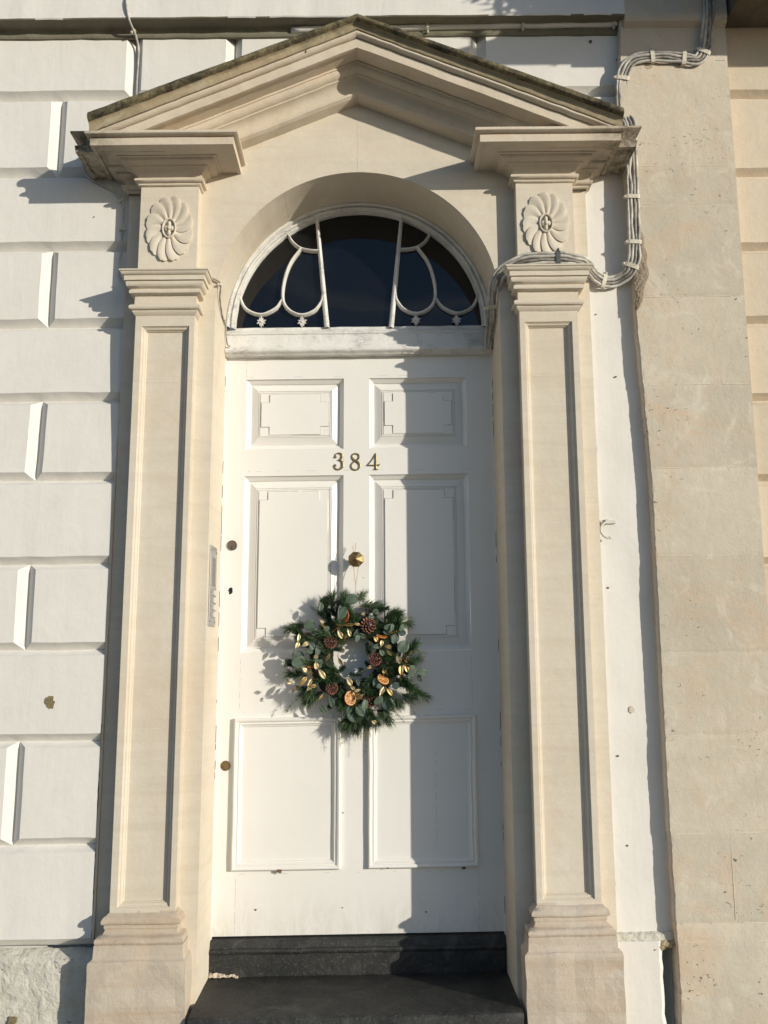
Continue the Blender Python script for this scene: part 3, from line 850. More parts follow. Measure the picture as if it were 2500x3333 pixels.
mb = MB(); mb.lathe([(.0172, .0), (.0172, -.0016), (.0160, -.0026), (.001, -.0028)], (-.4635, 0, .560), 'y', 32); mb.build('brass_disc', BRASS, door, slope=False)
for x, z, r in ((-.35, .085, .003), (.23, .075, .0022), (-.27, .214, .007), (-.055, .09, .002), (.016, 1.215, .0013), (.36, .22, .004), (.10, .222, .003), (-.42, .235, .002), (-.055, .40, .002), (.052, .39, .002)):
    blob('paint_chip', x, z, -.0165 if abs(z - .218) < .02 and r > .0025 else -.0002, r, RUST if r > .0025 else TWIG, door, 1.6, seed=x * 30, f=2.5, dep=.0004)

# brass numerals
def ribbon(mb, pts, widths, y0=-.0005, y1=-.0045):
    Pn = [Vector(p) for p in pts]; L = []; Rr = []
    for i, p in enumerate(Pn):
        t = Pn[min(i + 1, len(Pn) - 1)] - Pn[max(i - 1, 0)]; t.normalize(); nn = Vector((-t.y, t.x)); w = widths[i] / 2
        L.append(p + nn * w); Rr.append(p - nn * w)
    rows = [[(p.x, y0, p.y) for p in L], [(p.x, y1 + .0010, p.y) for p in L], [((p.x * .75 + q.x * .25), y1, (p.y * .75 + q.y * .25)) for p, q in zip(L, Rr)],
            [((p.x * .25 + q.x * .75), y1, (p.y * .25 + q.y * .75)) for p, q in zip(L, Rr)], [(p.x, y1 + .0010, p.y) for p in Rr], [(p.x, y0, p.y) for p in Rr]]
    mb.grid(rows)
def cm2(pts, w, n=7):
    P3 = catmull([(a, b, c) for (a, b), c in zip(pts, w)], n)
    return [(p.x, p.y) for p in P3], [p.z for p in P3]
def ball(mb, x, z, r): mb.lathe([(r, -.0005), (r, -.003), (r * .7, -.0052), (r * .1, -.006)], (x, 0, z), 'y', 14)
# 3
mb = MB(); x0, z0 = -.0755, 1.6447
p_, w_ = cm2([(-.0125, .0165), (-.0095, .0265), (.001, .0310), (.0115, .0260), (.0130, .0165), (.0070, .0075), (-.0015, .0045)], [.004, .0042, .0046, .0078, .0080, .006, .003])
ribbon(mb, [(x0 + a, z0 + b) for a, b in p_], w_)
p_, w_ = cm2([(-.0015, .0045), (.0090, .0020), (.0155, -.0080), (.0140, -.0220), (.0030, -.0305), (-.0085, -.0290), (-.0145, -.0210), (-.0140, -.0160)], [.003, .0055, .0085, .0085, .0055, .0050, .0045, .004])
ribbon(mb, [(x0 + a, z0 + b) for a, b in p_], w_, y1=-.0047)
ball(mb, x0 - .0110, z0 + .0160, .0047); ball(mb, x0 - .0118, z0 - .0155, .0050)
mb.build('house_digit', BRASS_D, door, slope=False)
# 8
mb = MB(); x0, z0 = -.0118, 1.6430
p_, w_ = cm2([(.0000, .0310), (-.0095, .0280), (-.0125, .0180), (-.0060, .0070), (.0070, -.0005), (.0150, -.0130), (.0110, -.0260), (0, -.0310), (-.0120, -.0265), (-.0160, -.0150), (-.0100, -.0030), (.0040, .0060), (.0125, .0170), (.0095, .0275), (0, .0310)],
              [.0042, .0055, .0068, .0078, .0085, .0075, .0058, .0045, .0055, .0065, .0050, .0045, .0058, .0050, .0042])
ribbon(mb, [(x0 + a, z0 + b) for a, b in p_], w_)
mb.build('house_digit', BRASS_D, door, slope=False)
# 4
mb = MB(); x0, z0 = .0545, 1.6440
ribbon(mb, [(x0 + .0075, z0 + .031), (x0 + .0080, z0 + .010), (x0 + .0080, z0 - .014), (x0 + .0080, z0 - .031)], [.0035, .0068, .0072, .0076])
ribbon(mb, [(x0 + .0075, z0 + .031), (x0 - .0060, z0 + .006), (x0 - .0235, z0 - .0145)], [.0030, .0042, .0036], y1=-.0043)
ribbon(mb, [(x0 - .0245, z0 - .0145), (x0 + .005, z0 - .0148), (x0 + .0185, z0 - .0145), (x0 + .0225, z0 - .0095)], [.0042, .0044, .0060, .0020], y1=-.0048)
ribbon(mb, [(x0 + .0005, z0 - .0300), (x0 + .0155, z0 - .0300)], [.0030, .0030], y1=-.0049)
mb.build('house_digit', BRASS_D, door, slope=False)

# thin painted frame either side
fr = thing('door_frame', 'thin white wooden frame lining the doorway beside the door', 'door frame', (0, 0, 0))
for s in (-1, 1):
    mb = MB(); rows = []
    for k in range(80):
        z = -.02 + 2.075 * k / 79; j = .0006 * noise.noise(Vector((s * 3, z * 30, 0)))
        rows.append([(s * (.4988), -.012 + j, z), (s * (.4962 + j), -.012, z), (s * (.4955 + j), -.004, z), (s * .4972, .012, z)])
    mb.grid(rows); mb.build('jamb', DOOR, fr)
    mb = MB()
    for k in range(18):
        z = random.uniform(0, 2); L = random.uniform(.01, .06); mb.box(s * .4975 - .0006, s * .4975 + .0006, -.0135, -.011, z, z + L)
    mb.build('gap', DARK, fr)

# ------------------------------------------------------------------ fanlight
fan = thing('fanlight_window', 'semicircular fanlight with white petal glazing bars and dark glass above the door', 'window', (0, 0, 2.15))
ZC = 2.158
mb = MB()
FP = [(.4985, -.012), (.4985, -.034), (.4940, -.039), (.4890, -.039), (.4860, -.035), (.4850, -.024), (.4830, -.022), (.4810, -.026), (.4770, -.030), (.4730, -.028), (.4715, -.020), (.4695, -.015), (.4670, -.016), (.4645, -.012), (.4640, .012)]
rows = []
for r_, y in FP:
    row = []
    for k in range(73):
        th = math.pi * k / 72
        rr = r_ + .0010 * noise.noise(Vector((math.cos(th) * 9, y * 40, math.sin(th) * 9)))
        row.append((-rr * math.cos(th), y, ZC + rr * math.sin(th)))
    rows.append(row)
mb.grid(rows); mb.build('arched_frame', OLDPAINT, fan, smooth='auto')
mb = MB()
mb.face(*[mb.vert(-.47 * math.cos(math.pi * k / 48), .006, ZC + .47 * math.sin(math.pi * k / 48)) for k in range(49)])
mb.build('glass', GLASS, fan)
mb = MB()   # transom rail under the glass
prof = [(-.02, 2.046), (.026, 2.047), (.030, 2.051), (.034, 2.054), (.040, 2.056), (.0435, 2.061), (.0435, 2.067), (.040, 2.072), (.034, 2.0745), (.031, 2.076), (.031, 2.081), (.026, 2.084), (.024, 2.088), (.0235, 2.128), (.027, 2.131), (.027, 2.136), (.020, 2.141), (.010, 2.150), (.004, 2.158), (.004, 2.164), (-.02, 2.164)]
mb.sweep(prof, [(-.4975, 0), (.4975, 0)], .02, .0018); mb.build('transom_rail', OLDPAINT, fan, smooth='auto')
def bar(name, pts, w0, w1=None, y=-.006):
    w1 = w1 or w0; mb = MB(); n = len(pts); rows = []
    Pn = [Vector((a, b)) for a, b in pts]
    for i, p in enumerate(Pn):
        t = Pn[min(i + 1, n - 1)] - Pn[max(i - 1, 0)]; t.normalize(); nn = Vector((-t.y, t.x)); w = (w0 + (w1 - w0) * i / (n - 1)) / 2
        j = .0006 * noise.noise(Vector((p.x * 60, 1, p.y * 60)))
        rows.append([(p.x + nn.x * u * w, y - h + j, p.y + nn.y * u * w) for u, h in ((-1, -.012), (-1, .004), (-.62, .007), (-.5, .011), (0, .013), (.5, .011), (.62, .007), (1, .004), (1, -.012))])
    mb.grid(rows); return mb.build(name, OLDPAINT, fan, smooth='auto', slope=False)
def line(a, b, n=14): return [(a[0] + (b[0] - a[0]) * k / n, a[1] + (b[1] - a[1]) * k / n) for k in range(n + 1)]
def cc(pts, n=7): return [(p.x, p.y) for p in catmull([(a, b, 0) for a, b in pts], n)]
for s, dz in ((-1, 0), (1, .006)):
    bar('glazing_bar', line((s * .163, 2.602), (s * .121, 2.158)), .0135, .020)
    bar('petal_bar', cc([(s * .276, 2.541 + dz), (s * .256, 2.505 + dz), (s * .226, 2.480 + dz), (s * .190, 2.470 + dz), (s * .155, 2.468 + dz)]), .0105, y=-.004)
    bar('petal_bar', cc([(s * .222, 2.478 + dz), (s * .262, 2.418 + dz), (s * .285, 2.345 + dz), (s * .2885, 2.270 + dz), (s * .262, 2.227 + dz), (s * .216, 2.210 + dz), (s * .170, 2.227 + dz), (s * .143, 2.262 + dz), (s * .138, 2.285 + dz)]), .0115, y=-.005)
    bar('petal_bar', cc([(s * .2885, 2.275 + dz), (s * .318, 2.235 + dz), (s * .372, 2.212 + dz), (s * .425, 2.232 + dz), (s * .449, 2.272 + dz), (s * .452, 2.300 + dz)]), .0115, y=-.003)
    for fx in (.215, .369):
        mb = MB(); cx, cz = s * fx, 2.183 + dz
        for k in range(8):
            a = R(22.5 + 45 * k); d = Vector((math.cos(a), math.sin(a))); e = Vector((-d.y, d.x))
            L = .0175 if k % 2 else .0195
            pts = [(cx, cz), (cx + d.x * L * .55 + e.x * .0037, cz + d.y * L * .55 + e.y * .0037), (cx + d.x * L, cz + d.y * L), (cx + d.x * L * .55 - e.x * .0037, cz + d.y * L * .55 - e.y * .0037)]
            mb.grid([[(x, -.003, z) for x, z in pts], [(x, -.009, z) for x, z in pts]], closed=True); mb.face(*range(len(mb.v) - 4, len(mb.v)))
        mb.box(cx - .0022, cx + .0022, -.008, -.002, cz - .022, cz + .026)
        mb.lathe([(.005, -.008), (.005, -.011), (.002, -.013)], (cx, 0, cz), 'y', 10)
        mb.build('floret', OLDPAINT, fan, slope=False)

# ------------------------------------------------------------------ threshold and steps
st = thing('doorstep', 'black painted stone threshold and step below the front door', 'step', (0, -.2, -.64))
mb = MB(); mb.sweep([(-.05, -.13), (.028, -.13), (.030, -.045), (.036, -.040), (.038, -.034), (.034, -.028), (.026, -.026), (.024, -.018), (.020, -.006), (.012, -.001), (-.05, .003)], [(-.4975, 0), (.4975, 0)], .02, .0018)
mb.build('threshold', STEP, st)
mb = MB(); rows = []
for (y, z) in ((.02, -.114), (-.06, -.113), (-.12, -.113), (-.18, -.1135), (-.24, -.114), (-.30, -.1145), (-.35, -.115), (-.362, -.118), (-.368, -.126), (-.368, -.16), (-.368, -.24), (-.366, -.32)):
    rows.append([wob((-.4975 + .995 * k / 40, y, z + .0015 * noise.noise(Vector((k * .3, y * 20, 1)))), .0016, 18) for k in range(41)])
mb.grid(rows); mb.build('tread', STEP, st, smooth='auto')
mb = MB(); mb.box(-.75, .75, -.72, -.30, -.46, -.30); mb.box(-.75, .75, -1.05, -.66, -.64, -.46)
mb.build('lower_step', STEP, st, bevel=.008)
mb = MB()
for k in range(9):
    x = -.488 + k * .0105; r = .012 * (1 - k / 11) + .003
    mb.lathe([(.0, 0), (r, .002), (r * .9, r * .5), (r * .5, r * .8), (.001, r * .85)], (x, -.034 + random.uniform(-.004, .004), -.112 + random.uniform(-.002, .002)), 'z', 7, phase=k)
mb.v = [wob(p, .006, 90) for p in mb.v]
mb.build('broken_mortar', RUBBLE if False else STONE_BASE, st)

# ------------------------------------------------------------------ intercom on the left reveal
ic = thing('intercom_panel', 'steel door entry panel with four cream buttons on the left reveal', 'intercom', (-JX, -.16, 1.03))
X0 = -JX
mb = MB(); mb.box(X0 - .001, X0 + .0045, -.221, -.105, 1.037, 1.309); mb.build('plate', STEEL, ic, slope=False, bevel=.001)
mb = MB()
for k in range(17):
    z = 1.268 - k * .0058; hw = .029
    for j in range(6):
        y = -.189 + j * .0105 + (.004 if k % 2 else 0); mb.box(X0 + .0042, X0 + .0049, y, y + .0062, z - .0011, z + .0011)
mb.build('grille', DARK, ic, slope=False)
for k in range(4):
    z = 1.150 - k * .0245
    mb = MB(); mb.box(X0 + .004, X0 + .0062, -.198, -.168, z - .009, z + .009); mb.build('name_strip', LABELS, ic, slope=False)
    mb = MB(); mb.box(X0 + .004, X0 + .0105, -.155, -.122, z - .009, z + .009); mb.build('push_button', BUTTON, ic, slope=False, bevel=.0015)
for y in (-.212, -.114):
    for z in (1.292, 1.052):
        mb = MB(); mb.lathe([(.003, .004), (.003, .0056), (.001, .0062)], (X0, y, z), 'x', 10); mb.build('screw', STEELD, ic, slope=False)

# ------------------------------------------------------------------ cables
def bundle(name, label, pts, offs, r, clips, mats, cat='cable', group=None):
    C = catmull(pts, 8)
    t = thing(name, label, cat, tuple(C[-1]), group)
    n = len(C)
    for ci, off in enumerate(offs):
        L = []
        for i, p in enumerate(C):
            d = C[min(i + 1, n - 1)] - C[max(i - 1, 0)]
            q = Vector((d.z, 0, -d.x))
            if q.length < 1e-4: q = Vector((1, 0, 0))
            q.normalize()
            L.append(p + q * (off + r * (.8 if len(offs) > 1 else .35) * noise.noise(Vector((i * .13, ci * 5, 1)))) + Vector((0, -abs(r * .5 * noise.noise(Vector((i * .13, ci * 7, 4)))), 0)))
        mb = MB(); mb.tube(L, r * (1, .82, 1.12, .95)[ci % 4], 8); mb.build('cable', mats[ci % len(mats)], t, smooth=True, slope=False)
    for (f, mt) in clips:
        i = min(n - 2, int(f * (n - 1))); p = C[i]; d = (C[i + 1] - C[i - 1]).normalized(); q = Vector((d.z, 0, -d.x)).normalized(); up = Vector((0, 1, 0))
        hw = max(abs(o) for o in offs) + r * 1.3; hl = .0075 if len(offs) > 1 else .004; mb = MB()
        prof = [(-hw - .002, r * 1.2), (-hw, -r * .9), (-hw * .7, -r * 1.45), (0, -r * 1.6), (hw * .7, -r * 1.45), (hw, -r * .9), (hw + .002, r * 1.2)]
        mb.grid([[tuple(p + d * l + q * a + up * b) for a, b in prof] for l in (-hl, -hl * .9, hl * .9, hl)])
        mb.grid([[tuple(p + d * l + q * a + up * (b + .002)) for a, b in prof] for l in (-hl, hl)])
        c = p + q * (hw + .004) + up * (-r * .4); k0 = len(mb.v)
        mb.lathe([(.0045, .006), (.0045, -.003), (.002, -.005)], tuple(c), 'y', 8)
        mb.build('clip', mt, t, slope=False)
    return t
off4 = (-.0185, -.0062, .0062, .0185)
bundle('cable_bundle', 'bundle of grey cables clipped down the joint between white and stone walls', 
       [(1.300, -.285, 3.60), (1.294, -.285, 3.335), (1.283, -.272, 3.19), (1.272, -.265, 3.130), (1.246, -.262, 3.094), (1.204, -.262, 3.098), (1.142, -.262, 3.106), (1.081, -.262, 3.107), (1.015, -.260, 3.097), (.980, -.252, 3.060), (.968, -.245, 3.005), (.967, -.242, 2.94), (.971, -.240, 2.888), (.984, -.258, 2.84), (.984, -.262, 2.77), (.984, -.262, 2.70),
        (.983, -.262, 2.640), (.982, -.262, 2.58), (.981, -.262, 2.50), (.980, -.262, 2.436), (.978, -.262, 2.36), (.972, -.258, 2.308), (.955, -.245, 2.270), (.920, -.228, 2.250), (.880, -.228, 2.246), (.842, -.242, 2.262), (.820, -.268, 2.270),
        (.795, -.306, 2.277), (.760, -.322, 2.282), (.722, -.325, 2.288), (.672, -.325, 2.290), (.605, -.322, 2.288), (.555, -.312, 2.281), (.508, -.290, 2.258), (.486, -.266, 2.232), (.480, -.235, 2.19), (.483, -.18, 2.14), (.486, -.10, 2.10), (.487, -.05, 2.06)],
       off4[:3] + (.0175,), .0054, [(.085, CLIPM), (.135, CLIPM), (.185, CLIPM), (.255, CLIPM), (.46, CLIPM), (.52, CLIPM), (.565, CLIPM), (.635, CLIPM), (.78, CLIPB), (.94, CLIPM)], [CABLE_P, CABLE_D, CABLE, CABLE_P])
bundle('telephone_cable', 'thin white cable drooping under the left cornice down to the capital', 
       [(-1.005, -.222, 2.735), (-.996, -.220, 2.700), (-.988, -.220, 2.668), (-.966, -.220, 2.641), (-.918, -.221, 2.617), (-.873, -.222, 2.592), (-.845, -.224, 2.554), (-.840, -.222, 2.506), (-.842, -.219, 2.43), (-.843, -.219, 2.389), (-.846, -.219, 2.30), (-.846, -.219, 2.274), (-.838, -.221, 2.257), (-.822, -.236, 2.253), (-.805, -.262, 2.2535)],
       (0,), .0036, [(.42, CLIPM), (.56, CLIPM), (.93, CLIPM)], [CABLE])
bundle('telephone_cable', 'short thin cable from left capital down beside the fanlight frame',
       [(-.512, -.262, 2.244), (-.500, -.258, 2.240), (-.484, -.256, 2.230), (-.480, -.253, 2.215), (-.489, -.215, 2.19), (-.4935, -.14, 2.160), (-.4935, -.062, 2.145), (-.4925, -.052, 2.115), (-.488, -.042, 2.082), (-.478, -.035, 2.075)],
       (0,), .0030, [(.30, CLIPM), (.62, CLIPM)], [CABLE_D])
bundle('telephone_cable', 'thin cable running down the wall through the string course at top left',
       [(-.845, -.283, 3.60), (-.842, -.283, 3.362), (-.849, -.284, 3.318), (-.846, -.284, 3.282), (-.838, -.272, 3.240), (-.826, -.218, 3.212), (-.821, -.200, 3.17), (-.822, -.196, 3.04), (-.820, -.196, 2.93), (-.818, -.205, 2.80)],
       (0,), .0042, [(.15, CLIPM), (.52, CLIPM)], [CABLE])
bundle('conduit_pipe', 'white painted pipe tucked under the string course right of the pediment',
       [(-.25, -.222, 3.240), (.04, -.222, 3.252), (.155, -.222, 3.250), (.46, -.223, 3.258), (.70, -.223, 3.262), (.93, -.224, 3.267), (.968, -.230, 3.270)],
       (0,), .0115, [(.40, CLIPM), (.62, CLIPM), (.88, CLIPM)], [WHITE], 'pipe')

# open ragged joints beside the doorcase
def gap_line(x, y, z0, z1, w, seed, par):
    mb = MB(); rows = []; n_ = int((z1 - z0) / .012)
    for k in range(n_ + 1):
        z = z0 + (z1 - z0) * k / n_; q = max(.0002, w * (.35 + 1.5 * noise.noise(Vector((seed, z * 7, 1))) + 1.0 * noise.noise(Vector((seed, z * 45, 1)))))
        j = .0012 * noise.noise(Vector((seed, z * 30, 8)))
        rows.append([(x - q + j, y, z), (x + q + j, y, z)])
    mb.grid(rows); return mb.build('open_joint', DARK, par, slope=False)
gap_line(.8225, W - .0045, .06, 1.95, .0019, 2, house); gap_line(.8225, W - .0045, 1.95, 2.55, .0008, 3, house)
gap_line(-.8285, W + wall_y(.5, .034) - .0005, .06, .72, .0016, 5, house)
# hook on the right white strip
hk = thing('wall_hook', 'small white painted metal hook on the white wall strip right of doorcase', 'hook', (.848, W, 1.384))
mb = MB(); mb.box(.818, .880, W - .010, W, 1.378, 1.390); mb.lathe([(.0045, -.009), (.0045, -.013), (.002, -.015)], (.828, W, 1.384), 'y', 8); mb.box(.842, .854, W - .018, W, 1.376, 1.392)
mb.build('bracket', WHITE_D, hk, slope=False, bevel=.0012)
mb = MB(); C = catmull([(.848, W - .016, 1.384), (.830, W - .020, 1.372), (.823, W - .022, 1.352), (.831, W - .024, 1.335), (.845, W - .024, 1.327), (.852, W - .023, 1.328)], 6)
mb.tube(C, .0042, 8); mb.lathe([(.001, -.005), (.005, -.003), (.0058, 0), (.005, .003), (.001, .005)], (.853, W - .023, 1.328), 'y', 8); mb.build('hook_arm', WHITE_D, hk, smooth=True, slope=False)

# ------------------------------------------------------------------ Christmas wreath
WREATH_DEPTH = .87
wr = thing('christmas_wreath', 'round Christmas wreath of pine, eucalyptus, gold leaves and orange slices hung on the knob', 'wreath', (-.006, -.02, .925))
def wp(px, py, y=-.07): return Vector((-.00594 + (px - 860) * .0003889, y, .9802 - (py - 950) * .000385))
mb = MB(); rows = []
for i in range(72):
    th = 2 * math.pi * i / 72; c0 = wp(845, 1080); RR = .118
    row = []
    for k in range(14):
        ph = 2 * math.pi * k / 14; rr = .040 + .009 * noise.noise(Vector((math.cos(th) * 6, math.sin(th) * 6, k * .7)))
        row.append((c0.x + (RR + rr * math.cos(ph)) * math.cos(th), -.045 + rr * .9 * math.sin(ph), c0.z + (RR + rr * math.cos(ph)) * math.sin(th)))
    rows.append(row)
rows.append(rows[0]); mb.grid(rows, closed=True)
mb.build('moss_ring', MOSS, wr, slope=False)
CEN = wp(845, 1085)

def sprig(base, tip, mat, nn=110, nl=.042, spread=.75, thick=.00075, name='pine_sprig', curl=.0):
    base, tip = Vector(base), Vector(tip); mb = MB(); mb.cur = 1
    d = (tip - base); L = d.length; d.normalize()
    side = d.cross(Vector((0, 1, 0))); side = side.normalized() if side.length > .01 else Vector((1, 0, 0)); up = side.cross(d)
    bend = side * random.uniform(-.12, .12) * L + Vector((0, 0, -.05 * L))
    def at(t): return base + d * L * t + bend * (t * (1 - t) * 1.6)
    mb.tube([at(k / 5) for k in range(6)], .0016, 5, radii=[.0019 - .0002 * k for k in range(6)])
    mb.cur = 0
    for k in range(nn):
        t = random.uniform(.02, 1.0); p = at(t); az = random.uniform(0, 2 * math.pi)
        rad = side * math.cos(az) + up * math.sin(az)
        if rad.y > .3: rad.y *= .4
        sp = spread * random.uniform(.55, 1.15) * (1 - .45 * t)
        dd = (d * (1 - .25 * sp) + rad * sp).normalized(); ln = nl * random.uniform(.7, 1.12)
        q = dd.cross(Vector([random.uniform(-1, 1) for _ in range(3)])).normalized() * thick
        m_ = p + dd * ln * .55; e_ = p + (dd + Vector((0, 0, -curl)) + rad * .06).normalized() * ln
        a, b, c, f, g = [mb.vert(*v) for v in (p - q * .8, p + q * .8, m_ + q, m_ - q, e_)]
        mb.face(a, b, c, f); mb.face(f, c, g)
    return mb.build(name, [mat, TWIG], wr, slope=False)

PS = [((400, 800), (250, 812)), ((400, 770), (300, 790)), ((400, 1130), (280, 1125)), ((420, 1235), (280, 1225)), ((640, 650), (640, 540)), ((600, 660), (560, 590)), ((880, 620), (1030, 590)), ((950, 640), (1060, 620)), ((1100, 740), (1190, 680)),
      ((1180, 760), (1310, 765)), ((1150, 700), (1230, 690)), ((1280, 1180), (1390, 1110)), ((1220, 1260), (1440, 1400)), ((1290, 1330), (1470, 1420)), ((1080, 1490), (1150, 1630)), ((1040, 1540), (1110, 1620)), ((860, 1600), (790, 1690)),
      ((880, 1600), (860, 1720)), ((830, 1600), (760, 1650)), ((900, 1600), (930, 1650)), ((560, 1370), (440, 1450)), ((500, 1340), (400, 1400)), ((745, 570), (745, 530)), ((870, 560), (900, 520)), ((470, 1360), (420, 1460)), ((1260, 1400), (1330, 1440)), ((1210, 1430), (1240, 1500)), ((950, 1560), (960, 1620)), ((520, 560), (545, 560))]
for (a, b) in PS:
    y0 = random.uniform(-.075, -.055); y1 = random.uniform(-.065, -.035)
    sprig(wp(*a, y0), wp(*b, y1), PINE, 200, .044, .78, .00068, curl=.08)
# pendulous tips at the bottom
for (a, b) in (((850, 1600), (835, 1660)), ((900, 1610), (880, 1680)), ((800, 1600), (770, 1650))):
    sprig(wp(*a, -.06), wp(*b, -.045), PINE, 60, .060, .42, .00055, curl=.25)
random.seed(11)
for k in range(38):       # short fir filling round the ring
    th = 2 * math.pi * (k + random.uniform(-.3, .3)) / 38; rr = random.choice((.080, .088, .115, .145, .165))
    p = CEN + Vector((math.cos(th) * rr, 0, math.sin(th) * rr)); a2 = th + random.uniform(-1.2, 1.2) + (math.pi if rr < .09 and random.random() < .15 else 0)
    L = random.uniform(.045, .07) * (.7 if rr < .1 else 1)
    if rr < .1: a2 = th + random.choice((-1, 1)) * random.uniform(1.2, 1.7)
    q = p + Vector((math.cos(a2) * L, 0, math.sin(a2) * L))
    sprig((p.x, random.uniform(-.080, -.060), p.z), (q.x, random.uniform(-.095, -.055), q.z), FIR if k % 3 else PINE, 300, .021 if k % 3 else .036, .95, .0009, 'fir_sprig')
for (a, b) in (((650, 1215), (735, 1180)), ((700, 1200), (740, 1170)), ((620, 1100), (640, 1010)), ((940, 1200), (900, 1190)), ((990, 1180), (950, 1130)), ((960, 940), (960, 1000)), ((640, 1000), (700, 1000)), ((1240, 1120), (1360, 1130)), ((620, 1170), (640, 1210)), ((960, 1060), (975, 1000)), ((720, 920), (650, 900)), ((780, 1230), (880, 1235))):
    sprig(wp(*a, -.055), wp(*b, -.050), FIR, 170, .015, .95, .0009, 'fir_sprig')

for k in range(20):       # long pine tufts splayed over the face of the ring
    th = 2 * math.pi * (k + .5) / 20; rr = .075 + .035 * (k % 3)
    p = CEN + Vector((math.cos(th) * rr, 0, math.sin(th) * rr)); a2 = th + random.uniform(-.8, .8)
    sprig((p.x, -.082, p.z), (p.x + math.cos(a2) * .055, -.088, p.z + math.sin(a2) * .055), PINE, 230, .036, .85, .0008)
def leaf(name, cx, cy, L, Wd, ang, mat, y=-.095, tilt=None, cup=.15, roundness=.5, group=None, yaw=None):
    """flat leaf outline with a folded midrib; L, Wd in picture px of the close-up measure, ang in degrees"""
    L *= .000388; Wd *= .000388; mb = MB(); n = 9
    a = R(ang); ux = Vector((math.cos(a), 0, math.sin(a))); vx = Vector((-ux.z, 0, ux.x)); nx = Vector((0, -1, 0))
    t1 = R(random.uniform(-38, 38) if tilt is None else tilt); t2 = R(random.uniform(-30, 30) if yaw is None else yaw)
    rot = Matrix.Rotation(t1, 3, ux) @ Matrix.Rotation(t2, 3, vx)
    c = wp(cx, cy, y); rows = []
    for i in range(n + 1):
        t = i / n
        w = Wd * .5 * (math.sin(math.pi * min(1, max(0, t)) ** (1 + .35 * (1 - roundness))) ** (.55 if roundness > .6 else .8)) if 0 < t < 1 else .0004
        row = []
        for u in (-1, -.6, -.25, 0, .25, .6, 1):
            q = ux * (L * (t - .5)) + vx * (w * u) + nx * (cup * Wd * (u * u - .3) * .5 + .06 * L * math.sin(t * 3.1) + (.0006 if u else -.0006))
            row.append(tuple(c + rot @ q))
        rows.append(row)
    idx = mb.grid(rows)
    e0 = Vector(rows[0][3]); mb.tube([tuple(e0 + Vector((0, .012, 0)) - rot @ (ux * L * .25)), tuple(e0)], .0008, 4)
    o = mb.build(name, mat, wr, smooth=True, slope=False)
    m = o.modifiers.new('thickness', 'SOLIDIFY'); m.thickness = .0005
    return o
random.seed(5)
EU = [(815, 552, 118, 100, 15, -.085, 5, 0), (705, 665, 120, 42, 78, -.10, 30, 10), (735, 685, 130, 88, 60, -.105, -20, 0), (437, 785, 105, 96, 10, -.09, 5, 0), (535, 620, 80, 52, 80, -.075, 5, 10), (485, 845, 62, 52, 20, -.085, 20, 0),
      (345, 1120, 130, 125, 0, -.09, -10, 0), (335, 1060, 95, 120, 70, -.085, 25, 0), (445, 1020, 60, 52, -20, -.10, 10, 0), (460, 972, 85, 58, -55, -.095, -20, 0), (512, 1010, 110, 60, 75, -.09, 30, 10), (505, 1102, 42, 34, 0, -.105, 5, 0), (540, 1115, 46, 46, 40, -.10, -20, 0), (525, 1150, 60, 46, 20, -.095, 0, 0),
      (866, 908, 72, 42, 75, -.10, 15, 0), (905, 882, 80, 58, -20, -.09, 30, 0), (855, 855, 90, 34, 55, -.085, 20, 0), (1150, 805, 100, 58, 10, -.10, 20, 0), (1175, 815, 80, 30, 80, -.105, 10, 0), (1135, 855, 80, 55, -10, -.09, -20, 0), (1268, 858, 70, 62, -10, -.085, 0, 0), (1262, 812, 75, 45, 60, -.09, 30, 0),
      (1275, 985, 118, 108, 60, -.095, -5, 5), (1038, 980, 72, 46, 0, -.10, 10, 0), (1085, 1038, 62, 44, -60, -.10, 0, 0), (1352, 1190, 90, 86, 40, -.085, 10, 0), (1440, 1212, 92, 70, -5, -.08, -10, 0), (1345, 1235, 70, 42, 15, -.085, 0, 0), (1425, 1262, 70, 46, -70, -.075, 20, 0),
      (1032, 1300, 90, 62, 75, -.09, 0, 0), (1062, 1330, 52, 48, 30, -.10, 0, 0), (1055, 1455, 100, 66, 40, -.095, 15, 0), (1130, 1485, 125, 118, -40, -.085, 0, 0), (1170, 1510, 90, 60, 70, -.08, 20, 0), (1208, 1330, 70, 64, 20, -.08, 0, 0), (568, 1530, 82, 58, -50, -.085, 15, 0), (640, 1470, 100, 62, -70, -.09, 20, 0), (680, 1468, 82, 80, 0, -.08, 0, 0),
      (830, 1592, 125, 105, -45, -.085, -5, 0), (895, 1548, 105, 82, -50, -.10, 5, 0), (930, 1500, 110, 66, 80, -.09, 25, 0), (795, 1540, 70, 52, 60, -.09, 0, 0), (872, 1300, 66, 34, -65, -.095, 0, 0), (1030, 668, 60, 50, 0, -.085, 10, 0), (992, 716, 62, 32, -10, -.095, 0, 0), (610, 1315, 120, 48, 70, -.085, 30, 0), (1200, 905, 110, 85, 80, -.08, 20, 0), (590, 820, 60, 46, 30, -.085, 0, 0), (405, 1195, 60, 50, 0, -.085, 0, 0), (760, 600, 110, 40, -25, -.085, 40, 0)]
for i, (cx, cy, L, Wd, an, y, ti, ya) in enumerate(EU):
    leaf('eucalyptus_leaf', cx, cy, L * 1.04, Wd, an, EUCD if i in (1, 9, 10, 20, 33, 34, 37, 42, 46, 16, 7, 49, 32) else EUCA, y, ti, .12, .9, yaw=ya)
